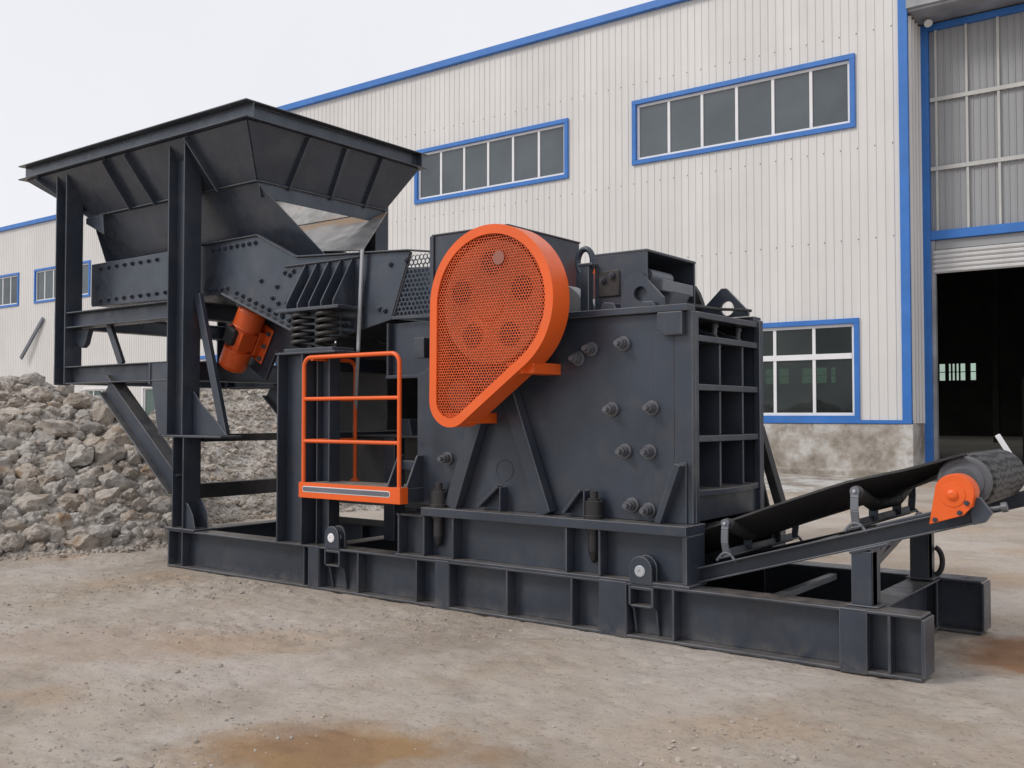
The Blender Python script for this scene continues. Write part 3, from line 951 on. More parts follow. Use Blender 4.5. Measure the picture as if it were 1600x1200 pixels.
part('inner_block', MB().box(-3.85, -3.56, 6.62, 7.12, 2.53, 2.62).slab('y', [(-3.8, 2.393), (-3.6, 2.393), (-3.52, 2.54), (-3.85, 2.54)], 6.75, 7.0).lathe((-3.7, 6.62, 2.66), (0, 1, 0), [(0, .05), (.34, .05)], 12), 'bracket', hs, 0.006)
# triangular lugs with holes
def tri_lug(y, holed, pts):
    hx, hz, hr = holed
    n = 20
    ring = [(hx + hr * math.cos(6.2832 * k / n), hz + hr * math.sin(6.2832 * k / n)) for k in range(n)]
    def hit(a):   # where the ray from the hole centre leaves the polygon
        d = (math.cos(a), math.sin(a))
        best = 9
        for (x0, z0), (x1, z1) in zip(pts, pts[1:] + pts[:1]):
            ex, ez = x1 - x0, z1 - z0
            den = d[0] * ez - d[1] * ex
            if abs(den) < 1e-9:
                continue
            tt = ((x0 - hx) * ez - (z0 - hz) * ex) / den
            s_ = ((x0 - hx) * d[1] - (z0 - hz) * d[0]) / den
            if tt > 0 and -1e-6 <= s_ <= 1 + 1e-6:
                best = min(best, tt)
        return (hx + d[0] * best, hz + d[1] * best)
    angs = sorted([6.2832 * k / n for k in range(n)] + [math.atan2(z - hz, x - hx) % 6.2832 for x, z in pts])
    inn = [(hx + hr * math.cos(a), hz + hr * math.sin(a)) for a in angs]
    out = [hit(a) for a in angs]
    k = len(angs)
    m = MB()
    vs = [(x, yy, z) for yy in (y, y + .035) for ring_ in (inn, out) for x, z in ring_]
    fs = []
    for i in range(k):
        j = (i + 1) % k
        fs += [(i, j, k + j, k + i), (3 * k + i, 3 * k + j, 2 * k + j, 2 * k + i), (i, 2 * k + i, 2 * k + j, j), (k + i, k + j, 3 * k + j, 3 * k + i)]
    return m.add(vs, fs)
part('lifting_plate', tri_lug(6.45, (-3.66, 2.50, .055), [(-3.83, 2.393), (-3.47, 2.393), (-3.47, 2.46), (-3.66, 2.66), (-3.72, 2.665), (-3.80, 2.60)]), 'steel', CR, 0)
part('lifting_plate', tri_lug(7.50, (-3.45, 2.465, .06), [(-3.75, 2.393), (-3.27, 2.393), (-3.27, 2.43), (-3.46, 2.63), (-3.50, 2.63)]), 'steel', CR, 0)
part('curved_fender', MB().slab('y', [(-3.86, 2.393), (-3.66, 2.393), (-3.685, 2.53), (-3.72, 2.62), (-3.76, 2.68), (-3.86, 2.70)], 7.52, 7.58), 'black', CR, 0.004)
part('hydraulic_hose', MB().tube([(-3.62, 6.9, 2.46), (-3.5, 7.0, 2.44), (-3.4, 7.2, 2.43), (-3.3, 7.45, 2.44), (-3.27, 7.56, 2.44)], .012, 8).tube([(-3.62, 7.0, 2.48), (-3.5, 7.1, 2.45), (-3.4, 7.25, 2.43)], .014, 8), 'rubber', CR, 0)
part('guard_post', MB().box(-4.17, -4.095, 6.42, 6.49, 2.393, 2.745).box(-4.19, -4.06, 6.41, 6.50, 2.745, 2.765), 'steel', CR, 0.005)
part('block_foot', MB().slab('y', [(-3.98, 2.393), (-3.84, 2.393), (-3.86, 2.44), (-3.95, 2.45)], 6.40, 6.49).slab('y', [(-3.62, 2.393), (-3.5, 2.393), (-3.52, 2.43), (-3.60, 2.43)], 6.38, 6.44), 'steel', CR, 0.005)
part('bearing_housing', MB().lathe((-4.42, 6.46, 2.36), (0, 1, 0), [(0, .27), (.16, .27), (.16, .2), (.9, .2)], 28), 'lightsteel', CR, 0)
part('lifting_ring', MB().tube([(-4.56 + .075 * math.cos(a), 7.1, 2.90 + .11 * math.sin(a)) for a in np.linspace(0, 6.283, 24)[:-1]], .026, 10, True).box(-4.62, -4.50, 7.05, 7.15, 2.3, 2.80), 'steel', CR, 0)
# feed hood over the mouth
m = MB().box(-5.72, -4.90, 6.46, 6.48, 2.40, 3.15).box(-5.72, -4.90, 7.51, 7.53, 2.40, 3.15).box(-4.92, -4.90, 6.48, 7.51, 2.40, 3.15)
m.box(-5.73, -4.89, 6.45, 6.49, 3.15, 3.165).box(-5.73, -4.89, 7.50, 7.54, 3.15, 3.165).box(-4.93, -4.89, 6.49, 7.50, 3.15, 3.165)
m.box(-5.74, -5.70, 6.44, 6.46, 2.42, 3.15)
part('feed_hood', m, 'steel', CR, 0.003)

# perforated sheet: hexagonal cells each with a hole
def perforated(inside, x0, x1, z0, z1, pitch, hole, y, thick=.003, place=None, sides=6):
    m = MB()
    dz = pitch * math.sqrt(3) / 2
    R6 = pitch / math.sqrt(3)
    j = 0
    z = z0
    place = place or (lambda a, b, d: (a, y + d, b))
    while z <= z1:
        x = x0 + (pitch / 2 if j % 2 else 0)
        while x <= x1:
            if inside(x, z):
                jx, jz = rng.uniform(-1, 1) * pitch * .05, rng.uniform(-1, 1) * pitch * .05
                o = [(x + R6 * math.cos(R(90 + 60 * k)), z + R6 * math.sin(R(90 + 60 * k))) for k in range(6)]
                i = [(x + jx + hole * math.cos(R(90 + 60 * k)), z + jz + hole * math.sin(R(90 + 60 * k))) for k in range(6)]
                vs = [place(a, b, 0) for a, b in o] + [place(a, b, 0) for a, b in i] + [place(a, b, thick) for a, b in i]
                fs = []
                for k in range(6):
                    q = (k + 1) % 6
                    fs += [(k, q, 6 + q, 6 + k), (6 + k, 6 + q, 12 + q, 12 + k)]
                m.add(vs, fs)
            x += pitch
        z += dz
        j += 1
    return m

# orange teardrop guard
GC, GR = (-4.715, 2.465), .60
gr2 = .215
GS = (-5.34 + .02 + gr2, 1.715)
def teardrop(inset):
    r1, r2 = GR - inset, gr2 - inset
    dx, dz = GS[0] - GC[0], GS[1] - GC[1]
    D = math.hypot(dx, dz)
    base = math.degrees(math.atan2(dz, dx))
    off = math.degrees(math.acos((r1 - r2) / D))
    a1, a2 = base + off, base - off            # tangent normals on both sides
    big = arc(GC[0], GC[1], r1, a1 - 360, a2, 64) if False else arc(GC[0], GC[1], r1, a1, a2 + 360, 64)
    small = arc(GS[0], GS[1], r2, a2, a1, 24)
    return big + small
GY0, GY1 = 5.97, 6.19
outer, inner = teardrop(0), teardrop(.072)
n = len(outer)
m = MB()
vs = [(x, GY0, z) for x, z in outer] + [(x, GY0, z) for x, z in inner] + [(x, GY1, z) for x, z in outer] + [(x, GY0 + .016, z) for x, z in inner] + [(x + (GC[0] - x) * .015, GY1, z + (GC[1] - z) * .015) for x, z in outer]
for i in range(n):
    j = (i + 1) % n
    m.add([vs[i], vs[j], vs[n + j], vs[n + i]], [(0, 1, 2, 3)])
    m.add([vs[i], vs[2 * n + i], vs[2 * n + j], vs[j]], [(0, 1, 2, 3)], True)
    m.add([vs[n + i], vs[n + j], vs[3 * n + j], vs[3 * n + i]], [(0, 1, 2, 3)])
    m.add([vs[2 * n + i], vs[4 * n + i], vs[4 * n + j], vs[2 * n + j]], [(0, 1, 2, 3)])
GD = part('flywheel_guard', m, 'orange', CR, 0)
def inside_tear(x, z, pts=inner):
    c = False
    k = len(pts)
    for i in range(k):
        (xa, za), (xb, zb) = pts[i], pts[i - 1]
        if (za > z) != (zb > z) and x < (xb - xa) * (z - za) / (zb - za) + xa:
            c = not c
    return c
wide = teardrop(.058)
mesh_bow = lambda a, b, d: (a, GY0 + .013 + d + .006 * math.sin(a * 9) * math.sin(b * 7), b)
part('mesh_panel', perforated(lambda x, z: inside_tear(x, z, wide), -5.34, -4.05, 1.45, 3.1, .0245, .0106, 0, .004, mesh_bow), 'orange_mesh', GD, 0)
part('hole_dark_backing', MB().slab('y', teardrop(.012), GY1 - .012, GY1 - .004), 'black', GD, 0)  # black sheet added so the guard's mesh holes look dark
part('inspection_disc', MB().lathe((-4.625, GY0 + .012, 2.80), (0, -1, 0), [(0, .055), (.006, .055)], 24), M['orange_mesh'] if False else paint('faded_disc', (0.34, 0.12, 0.09), .5, .05, low=False), GD, 0)
for (bx, bz) in ((-4.52, 1.91), (-5.15, 1.53)):
    part('guard_bracket', MB().box(bx - .0, bx + .17, GY1 - .14, Y1, bz - .0, bz + .085).slab('y', [(bx - .06, bz + .085), (bx + .0, bz + .0), (bx + .1, bz + .0), (bx + .1, bz + .085)], GY0 + .04, GY1 - .02), 'orange', GD, 0.003)
# wheel and pulley behind the perforated sheet
wheel_paint = paint('dull_red_wheel', (0.16, 0.055, 0.03), .5, .1, low=False)
m = MB().lathe((GC[0], GY0 + .055, GC[1]), (0, 1, 0), [(0, .47), (.02, .485), (.11, .485)], 48).lathe((GC[0], GY0 + .04, GC[1]), (0, 1, 0), [(0, .30), (.03, .30)], 36)
m.lathe((GC[0], GY0 + .03, GC[1]), (0, 1, 0), [(0, .11), (.06, .12)], 20)
fwl = part('flywheel', m, wheel_paint, GD, 0)
rim_paint = paint('light_red_rim', (0.42, 0.13, 0.06), .5, .1, low=False)  # lighter red than the wheel, for rim and hub ring
part('wheel_rim', MB().lathe((GC[0], GY0 + .035, GC[1]), (0, 1, 0), [(0, .47), (.004, .48), (.018, .48)], 48).lathe((GC[0] - .02, GY0 + .022, GC[1]), (0, 1, 0), [(0, .13), (.016, .16)], 24), rim_paint, fwl, 0)
for k in range(5):
    a = 6.2832 * k / 5 + .3
    part('wheel_opening_shade', MB().lathe((GC[0] + .31 * math.cos(a), GY0 + .028, GC[1] + .31 * math.sin(a)), (0, 1, 0), [(0, .095), (.006, .095)], 20), 'black', fwl, 0)  # raised black discs painted as the shade inside wheel openings
part('motor_pulley', MB().lathe((GS[0] + .05, GY0 + .05, GS[1] + .04), (0, 1, 0), [(0, .12), (.1, .12)], 28), wheel_paint, GD, 0)
part('drive_shaft', MB().lathe((GC[0], GY1, GC[1]), (0, 1, 0), [(0, .09), (1.9, .09)], 16), 'bolt', CR, 0)
# guard on the far side of the crusher
m = MB().slab('y', teardrop(0), 7.86, 8.06)
part('far_guard', m, 'orange', CR, 0)

# ------------------------------------------------------------------ service platform
PF = thing('service_platform', 'small orange-railed service platform hanging beside the crusher and feeder post', 'platform', (-6.4, 6.3, .84))
PX0, PX1, PY0 = -7.05, -5.79, 6.12
part('toe_board', MB().box(PX0, PX1 + .01, PY0, PY0 + .02, .845, .985).box(PX1 - .01, PX1 + .01, PY0 + .02, PY0 + .10, .845, .985), 'orange', PF, 0.003)
part('floor_plate', MB().box(PX0, PX1 - .012, PY0 + .02, 6.60, .955, .975), 'tread', PF, 0.002)
part('end_beam', MB().box(PX1 - .012, PX1 + .004, PY0 + .101, 6.42, .85, .973), 'steel', PF)
part('bearer', MB().box(PX0 + .02, PX0 + .08, PY0 + .03, 6.5, .86, .954).box(-6.45, -6.39, PY0 + .03, 6.5, .86, .954), 'steel', PF)
sl = [(-6.98, .915)]
slot = [(PX0 + .08 + .02 * math.cos(a) - 0, .925 + .020 * math.sin(a)) for a in np.linspace(R(90), R(270), 9)] + [(PX1 - .13 + .02 * math.cos(a), .925 + .020 * math.sin(a)) for a in np.linspace(R(-90), R(90), 9)]
slot_o = [(PX0 + .08 + .027 * math.cos(a), .925 + .027 * math.sin(a)) for a in np.linspace(R(90), R(270), 9)] + [(PX1 - .13 + .027 * math.cos(a), .925 + .027 * math.sin(a)) for a in np.linspace(R(-90), R(90), 9)]
st_ = part('reflector_border', MB().slab('y', slot_o, PY0 - .003, PY0 - .0005), 'white', PF, 0)
part('reflector_strip', MB().slab('y', slot, PY0 - .006, PY0 - .0035), M['bracket'], PF, 0)
rr = .019
def bent(a, b, zt, rad=.09):
    (x0, y0), (x1, y1) = a, b
    L = math.hypot(x1 - x0, y1 - y0)
    ux, uy = (x1 - x0) / L, (y1 - y0) / L
    p = [(x0, y0, .97)]
    p += [(x0 + ux * (rad - rad * math.cos(q)), y0 + uy * (rad - rad * math.cos(q)), zt - rad + rad * math.sin(q)) for q in np.linspace(0, R(90), 8)]
    p += [(x1 - ux * (rad - rad * math.cos(q)), y1 - uy * (rad - rad * math.cos(q)), zt - rad + rad * math.sin(q)) for q in np.linspace(R(90), 0, 8)]
    p += [(x1, y1, .97)]
    return p
ax, bx_, fy = PX0 + .03, PX1 - .03, PY0 + .032
part('guard_rail', MB().tube(bent((ax, fy), (bx_, fy), 2.125), rr, 12), 'orange', PF, 0)
part('end_rail', MB().tube(bent((ax, fy + .001), (ax, 6.80), 2.12)[8:], rr, 12), 'orange', PF, 0)
for zz in (1.745, 1.36):
    part('mid_rail', MB().tube([(ax, fy, zz), (bx_, fy, zz)], .017, 10), 'orange', PF, 0)
    part('mid_rail', MB().tube([(ax, fy, zz), (ax, 6.80, zz)], .017, 10), 'orange', PF, 0)
part('post_foot', MB().lathe((ax, 6.80, .955), (0, 0, 1), [(0, .05), (.01, .05), (.03, .024)], 12).box(ax - .03, ax + .03, 6.5, 6.82, .90, .955), 'orange', PF, 0)
for xx in (-6.02, -5.80):
    part('support_gusset', MB().slab('x', [(6.42, 1.25), (6.35, 1.25), (6.20, .96), (6.20, .86), (6.42, .86)], xx - .009, xx + .009), 'steel', PF, 0.002)
part('gusset_tie', MB().box(-6.02, -5.80, 6.38, 6.42, 1.12, 1.2), 'steel', PF, 0.002)

# ------------------------------------------------------------------ vibrating feeder
FD = thing('vibrating_feeder', 'dark grey bolted vibrating feeder trough standing on coil springs under the hopper', 'feeder', (-8.5, 7.15, 2.22))
FY0, FY1 = 6.60, 7.72
prof = [(-11.42, 2.95), (-11.40, 2.92), (-8.72, 2.885), (-7.45, 2.375), (-6.93, 2.36), (-6.36, 2.47), (-6.12, 3.08), (-7.64, 3.165), (-8.24, 3.45), (-11.42, 3.44)]
for y0 in (FY0, FY1 - .016):
    part('side_plate', MB().slab('y', prof, y0, y0 + .016), 'steel_clean', FD, 0.003)
top = [(-11.42, 3.44), (-8.24, 3.45), (-7.64, 3.168), (-6.12, 3.083), (-5.75, 3.03)]
bot = [(-11.40, 2.92), (-8.72, 2.885), (-7.45, 2.375), (-6.93, 2.36), (-6.36, 2.47)]
for y0 in (FY0 - .022, FY1 - .018):
    m = MB()
    for (a, b) in zip(top[1:-1], top[2:]):
        m.bar((a[0], y0 + .02, a[1] + .006), (b[0], y0 + .02, b[1] + .006), .07, .014)
    m.bar((top[0][0] + 2.2, y0 + .02, top[0][1] + .012), (top[1][0], y0 + .02, top[1][1] + .006), .06, .014)
    part('top_flange', m, 'steel_clean', FD, 0.002)
    m = MB()
    for (a, b) in zip(bot[1:-2], bot[2:-1]):
        m.bar((a[0], y0 - .02, a[1] - .01), (b[0], y0 - .02, b[1] - .01), .13, .022)
    part('bottom_flange', m, 'steel_clean', FD, 0.002)
m = MB()
for a, b in zip(bot[:-1], bot[1:]):
    m.bar((a[0], (FY0 + FY1) / 2, a[1] + .02), (b[0], (FY0 + FY1) / 2, b[1] + .02), FY1 - FY0 - .04, .02)
part('trough_pan', m, 'steel_clean', FD, 0)
part('back_plate', MB().box(-11.41, -11.39, FY0 + .017, FY1 - .017, 2.95, 3.43), 'steel_clean', FD, 0)
blts = [(-11.2 + .165 * k, 3.375 - .0 * k) for k in range(8)] + [(-9.0 + .1 * k, 3.385) for k in range(8)]
blts += [(-11.2 + .165 * k, 2.985) for k in range(11)] + [(-9.05 + .1 * k, 2.95) for k in range(4)]
blts += [(-8.6 + .105 * k, 2.885 - .0425 * k) for k in range(9)] + [(-8.02, 2.79), (-7.93, 2.73), (-7.86, 2.62), (-7.8, 2.72), (-7.95, 2.9), (-8.2, 2.98), (-7.83, 3.03), (-7.76, 3.0), (-7.7, 3.035)]
blts += [(-6.36, 2.98), (-6.5, 2.58), (-6.43, 2.56), (-6.95, 2.45), (-6.86, 2.455), (-6.16, 3.0)]
for x, z in blts:
    o = obj('bolt', BOLT, FD, Vector((x, FY0, z)) - FD.location)
    o.rotation_euler = (0, rng.uniform(0, 1), 0)
# spring seat with four leaning ribs
for yb, sg in ((FY0, -1), (FY1, 1)):
    ya = yb + sg * .30
    lo_, hi_ = min(ya, yb), max(ya, yb)
    SS = part('spring_seat', MB().box(-7.62, -6.74, lo_, hi_, 2.585, 2.615), 'steel_clean', FD, 0.003)
    for k in range(5):
        x = -7.50 + k * .165
        q = [(yb, 3.075), (yb + sg * .03, 3.075), (yb + sg * .27, 2.66), (yb + sg * .27, 2.616), (yb, 2.616)]
        part('rib', MB().slab('x', q, x - .007, x + .007), 'steel_clean', SS, 0.002)
    part('rib_cap', MB().box(-7.82, -6.75, yb + sg * .0005 if sg > 0 else yb - .035, yb + .035 if sg > 0 else yb - .0005, 3.08, 3.092), 'steel_clean', SS, 0.002)
    for sx in (-7.36, -7.02):
        cy = yb + sg * .17
        pts = []
        N = 5 * 18
        for i in range(N + 1):
            a = 6.28318 * i / 18
            pts.append((sx + .098 * math.cos(a), cy + .098 * math.sin(a), 2.245 + (2.565 - 2.245) * i / N))
        part('coil_spring', MB().tube(pts, .021, 8), 'black', SS, 0)
# discharge mesh at the crusher end
def cage(a, b, d):
    return (a, FY0 + .02 + d, b)
edge = lambda x, z: (z < 3.06 - (x + 6.12) * .14) and (z > 2.50) and x > -6.33 + (z - 2.5) * .36
part('mesh_guard', perforated(edge, -6.36, -5.74, 2.48, 3.1, .048, .0205, 0, .004, cage), 'steel_clean', FD, 0)
part('mesh_frame', MB().bar((-6.34, FY0, 2.485), (-5.74, FY0, 2.475), .03, .03).bar((-6.35, FY0 + .02, 2.48), (-6.12, FY0 + .02, 3.075), .02, .02, (0, 1, 0)), 'steel_clean', FD, 0.002)
# chute plate below the discharge end
part('chute_plate', MB().box(-6.40, -5.80, 6.66, 6.68, 1.96, 2.44).box(-6.42, -5.78, 6.60, 6.69, 1.93, 1.96).box(-6.41, -6.39, 6.6, 6.66, 1.96, 2.44), 'steel', FD, 0.002)
part('chute_dark_fill', MB().box(-6.90, -6.88, 7.10, 7.64, 1.45, 2.35).box(-6.88, -5.88, 7.64, 7.66, 1.45, 2.44), 'black', FD, 0)  # black sheets added to keep the space under the feeder dark
part('discharge_lip', MB().box(-5.98, -5.86, 6.5, 6.58, 2.10, 2.28), 'steel', FD, 0.004)
# vibration motor
def motor(y):
    c = V(-8.80, y, 2.43)
    d = V(.42, 0, .70).normalized()
    s = V(0, 1, 0)                     # mounted on a plate behind it
    u = d.cross(s)
    u = u if u.x > 0 else -u
    mt = part('vibration_motor', MB().lathe(c - d * .17, d, [(0, .122), (.34, .122)], 24).bar(c - d * .14 + s * .16, c + d * .14 + s * .16, .26, .12, s).bar(c - d * .1 - s * .02 + u * .11, c + d * .1 - s * .02 + u * .11, .03, .2, s).bar(c - d * .1 - s * .06 - u * .11, c + d * .1 - s * .06 - u * .11, .03, .16, s), 'orange_motor', FD, 0.004)
    part('end_cap', MB().lathe(c + d * .13, d, [(0, .150), (.010, .160), (.02, .155), (.19, .154), (.225, .142), (.245, .11), (.25, .0)], 28), 'orange_motor', mt, 0)
    part('end_cap', MB().lathe(c - d * .13, -d, [(0, .150), (.010, .160), (.02, .155), (.19, .154), (.225, .142), (.245, .11), (.25, .0)], 28), 'orange_motor', mt, 0)
    bx = c - s * .125 - u * .03
    part('terminal_box', MB().bar(bx - d * .09, bx + d * .10, .15, .11, -s), 'rubber', mt, 0.02)
    part('foot_flange', MB().bar(c - d * .21 + s * .20, c + d * .21 + s * .20, .40, .035, s), 'orange_motor', mt, 0.012)
    for dd in (-.15, .0, .15):
        for uu in (-.17, .17):
            p = c + d * dd + s * .18 + u * uu
            part('flange_bolt', MB().lathe(p, -s, [(0, .026), (.022, .026), (.022, .014), (.04, .014)], 6), 'bolt', mt, 0)
    part('motor_mount', MB().bar(c - d * .34 + s * .245 + u * .06, c + d * .34 + s * .245 + u * .06, .52, .05, s), 'steel', FD, 0.004)
motor(6.84)
part('mount_beam', MB().bar((-8.50, 7.12, 2.55), (-7.75, 7.12, 2.3), .14, .5).bar((-8.62, 6.66, 2.80), (-8.62, 7.66, 2.80), .12, .1), 'steel', FD, 0.003)

bar_ = MB()
for p, q in (((-6.684, 6.555, 3.145), (-6.743, 6.565, 2.218)), ((-6.743, 6.565, 2.218), (-7.191, 6.950, 1.333))):
    bar_.bar(p, q, .042, .010, (0, 1, 0))
    bar_.bar((p[0] + .022, p[1] - .008, p[2]), (q[0] + .022, q[1] - .008, q[2]), .006, .02, (0, 1, 0))
tag(obj('metal_strip', bar_.mesh('metal_strip', M['galv'], (-7.191, 6.950, 1.333)), loc=(-7.191, 6.950, 1.333), bevel=.002), 'upright thin galvanised strip standing in front of the feeder, behind the orange railing', 'metal strip')

# ------------------------------------------------------------------ hopper and its frame
HP = thing('feed_hopper', 'wide dark grey flared steel hopper raised on tall beam columns over the feeder', 'hopper', (-10.2, 7.5, .39))
X0, X1, HYN, HYF = -12.42, -7.93, 6.18, 8.86
ZT, ZB = 4.725, 4.545
def rimbeam(p0, p1, outw):
    m = MB()
    o = Vector(outw)
    p0, p1 = Vector(p0), Vector(p1)
    h = ZT - ZB
    mid = (ZT + ZB) / 2
    for z in (ZT - .007, ZB + .007):
        m.bar(p0 + V(0, 0, z), p1 + V(0, 0, z), .20, .014)
    m.bar(p0 + V(0, 0, mid), p1 + V(0, 0, mid), .012, h - .028)
    return m
iy, ix = HYN + .09, X1 - .09
part('rim_beam', rimbeam((X0, HYN + .10, 0), (X1, HYN + .10, 0), (0, -1, 0)), 'steel_clean', HP, 0.002)
part('rim_beam', rimbeam((X0, HYF - .10, 0), (X1, HYF - .10, 0), (0, 1, 0)), 'steel_clean', HP, 0.002)
def rimbeam_y(x, ya, yb):
    m = MB()
    for z in (ZT - .0065, ZB + .0065):
        m.box(x - .1, x + .1, ya, yb, z - .0055, z + .0055)
    m.box(x - .006, x + .006, ya - .09, yb + .09, ZB + .014, ZT - .014)
    return m
part('rim_beam', rimbeam_y(X1 - .10, HYN + .2, HYF - .2), 'steel_clean', HP, 0.002)
part('rim_beam', rimbeam_y(X0 + .10, HYN + .2, HYF - .2), 'steel_clean', HP, 0.002)
# flared upper walls
LZ = 4.02
UT = [(X0 + .08, HYN + .08), (X1 - .08, HYN + .08), (X1 - .08, HYF - .08), (X0 + .08, HYF - .08)]
LT = [(-11.42, 6.60), (-8.27, 6.60), (-8.27, 8.46), (-11.42, 8.46)]
def plate(a, b, c, d, tk=.012):
    a, b, c, d = map(Vector, (a, b, c, d))
    nrm = (b - a).cross(d - a).normalized() * tk
    vs = [a, b, c, d, a + nrm, b + nrm, c + nrm, d + nrm]
    return MB().add(vs, [(0, 3, 2, 1), (4, 5, 6, 7), (0, 1, 5, 4), (1, 2, 6, 5), (2, 3, 7, 6), (3, 0, 4, 7)])
for k in range(4):
    a, b = UT[k], UT[(k + 1) % 4]
    c, d = LT[(k + 1) % 4], LT[k]
    part('flared_wall', plate((*d, LZ), (*c, LZ), (*b, ZB), (*a, ZB)), 'liner' if k == 2 else 'steel_clean', HP, 0)
# folded ribs on the outside of the walls
def wallrib(k, f, wd=.016, dp=.085):
    a, b = Vector((*UT[k], ZB)), Vector((*UT[(k + 1) % 4], ZB))
    c, d = Vector((*LT[(k + 1) % 4], LZ)), Vector((*LT[k], LZ))
    pt, pb = a.lerp(b, f[0]), d.lerp(c, f[1])
    al = (b - a).normalized()
    nrm = (pt - pb).cross(al).normalized()
    ctr = Vector((-10, 7.5, 4.2))
    if nrm.dot(ctr - pb) > 0:
        nrm = -nrm
    m = MB()
    q = lambda s, o: [pt + al * s + nrm * o, pb + al * s + nrm * o]
    vs = [p for sgn in (-1, 1) for o in (0, dp) for p in q(sgn * wd / 2, o)]
    m.add(vs, [(0, 1, 3, 2), (4, 6, 7, 5), (2, 3, 7, 6), (0, 2, 6, 4), (1, 5, 7, 3)])
    return m
for f in ((.414, .295), (.518, .45), (.778, .815), (.07, .03)):
    part('wall_rib', wallrib(0, f), 'steel_clean', HP, 0.002)
for f in ((.317, .215), (.53, .537), (.75, .817)):
    part('wall_rib', wallrib(1, f, .05, .06), 'steel_clean', HP, 0.002)
for f in ((.25, .25), (.5, .5), (.75, .75)):
    part('wall_rib', wallrib(3, f), 'steel_clean', HP, 0.002)
# lip angle where the upper and lower walls meet
m = MB().box(-11.45, -8.24, 6.55, 6.66, LZ - .008, LZ + .008).box(-11.45, -8.24, 8.46, 8.51, LZ - .008, LZ + .008)
m.box(-8.27, -8.22, 6.6, 8.46, LZ - .008, LZ + .008)
part('lip', m, 'steel_clean', HP, 0.002)
part('front_band', plate((-8.262, 6.62, 3.86), (-8.262, 8.44, 3.86), (-8.262, 8.46, LZ - .01), (-8.262, 6.6, LZ - .01)), 'steel_clean', HP, 0.002)
# lower chute walls
m = MB()
cw = lambda x, z: (x, 6.60 + .30 * (LZ - .01 - z) / .76, z)      # slopes inwards towards the trough
pl = [cw(-11.15, 3.28), cw(-8.1, 3.28), cw(-7.62, 3.10), cw(-7.54, 3.19), cw(-8.27, LZ - .01), cw(-11.45, LZ - .01)]
part('chute_wall', MB().add(pl + [(x, y + .013, z) for x, y, z in pl], [tuple(range(6)), tuple(range(11, 5, -1))] + [(k, 6 + k, 6 + (k + 1) % 6, (k + 1) % 6) for k in range(6)]), 'steel_clean', HP, 0.002)
part('chute_liner', plate((-11.0, 7.97, 3.72), (-11.4, 8.455, LZ - .01), (-8.21, 8.455, LZ - .01), (-7.42, 7.28, 3.31)), 'liner', HP, 0)
part('chute_wall', plate((-11.42, 6.61, LZ - .01), (-11.42, 8.46, LZ - .01), (-11.2, 7.7, 3.42), (-11.2, 6.68, 3.42)), 'steel_clean', HP, 0)
part('corner_gusset', MB().slab('y', [(-11.42, 4.0), (-11.05, 4.0), (-11.02, 3.76), (-11.42, 3.93)], 6.52, 6.54), 'steel_clean', HP, 0.002)
# columns: H sections with their webs facing the camera side
def column(x0, x1, y0, z0, z1):
    return hcol(x0, x1, y0, y0 + .22, z0, z1)
CYN, CYF = 6.27, 8.62
for cy in (CYN, CYF):
    sh_ = 0 if cy == CYN else .50
    part('column', column(-9.35 + sh_, -9.06 + sh_, cy, 1.385, ZB - .002), 'steel', HP)
    part('column', column(-11.66, -11.42, cy, 1.97, ZB - .002), 'steel', HP)
    for gx in (-9.352, -11.662):
        part('column_gusset', MB().slab('y', [(gx, 4.40), (gx, ZB - .003), (gx - .10, ZB - .003)], cy + .03, cy + .045), 'steel', HP)
    part('foot_plate', MB().box(-9.42, -8.40, cy - .01, cy + .26, 1.362, 1.384), 'steel', HP)
    part('foot_gusset', MB().slab('y', [(-9.04, 1.385), (-8.46, 1.385), (-8.62, 1.52), (-8.9, 1.72), (-9.04, 1.85)], cy + .12, cy + .135).slab('y', [(-9.37, 1.385), (-9.37, 2.16), (-9.70, 2.17), (-9.52, 1.385)], cy + .02, cy + .035), 'steel', HP)
    part('upper_beam', MB().ibeam((-11.42, cy + .11, 2.73), (-9.36, cy + .11, 2.73), .19, .2), 'steel', HP)
    part('lower_beam', MB().ibeam((-11.42, cy + .11, 2.07), (-9.37, cy + .11, 2.07), .21, .2), 'steel', HP)
    part('beam_stub', MB().box(-11.70, -11.663, cy + .02, cy + .2, 1.96, 2.19).box(-11.70, -11.663, cy + .02, cy + .2, 2.63, 2.83), 'steel', HP)
    part('beam_web', MB().box(-9.69, -9.66, cy + .005, cy + .11, 1.93, 2.17), 'steel', HP)
    lo = 6.27 if cy == CYN else YF - .24
    part('lower_column', column(-9.23, -9.03, lo, .413, 1.36), 'steel', HP)
    part('base_plate', MB().box(-9.32, -8.80, lo - .03, lo + .24, .391, .412), 'steel', HP)
    part('base_gusset', MB().slab('y', [(-9.028, .413), (-8.86, .413), (-8.90, .55), (-8.98, .66), (-9.028, .68)], lo + .03, lo + .042).slab('y', [(-9.028, .413), (-8.82, .413), (-8.84, .58), (-8.94, .72), (-9.028, .68)], lo + .16, lo + .172), 'steel', HP)
    part('diagonal_brace', MB().ibeam((-10.65, cy + .12, 1.955), (-9.27, cy + .12, .85), .26, .17, (.6, 0, .75), .014, .012), 'steel', HP)
    part('brace_strut', MB().bar((-9.02, cy + .16, 2.88), (-8.54, cy + .16, 1.39), .10, .055, (0, 1, 0)), 'steel', HP, 0.003)
    part('brace_strut', MB().bar((-10.72, cy + .16, 2.64), (-10.45, cy + .16, 2.18), .09, .05, (0, 1, 0)), 'steel', HP, 0.003)
    if cy != CYN:
        part('link_beam', MB().ibeam((-11.4, cy + .1, 2.08), (-7.54, cy + .1, 2.08), .26, .16), 'steel', HP)
part('cross_beam', MB().box(-9.17, -9.03, 6.50, YF - .25, .71, .865), 'black', HP)
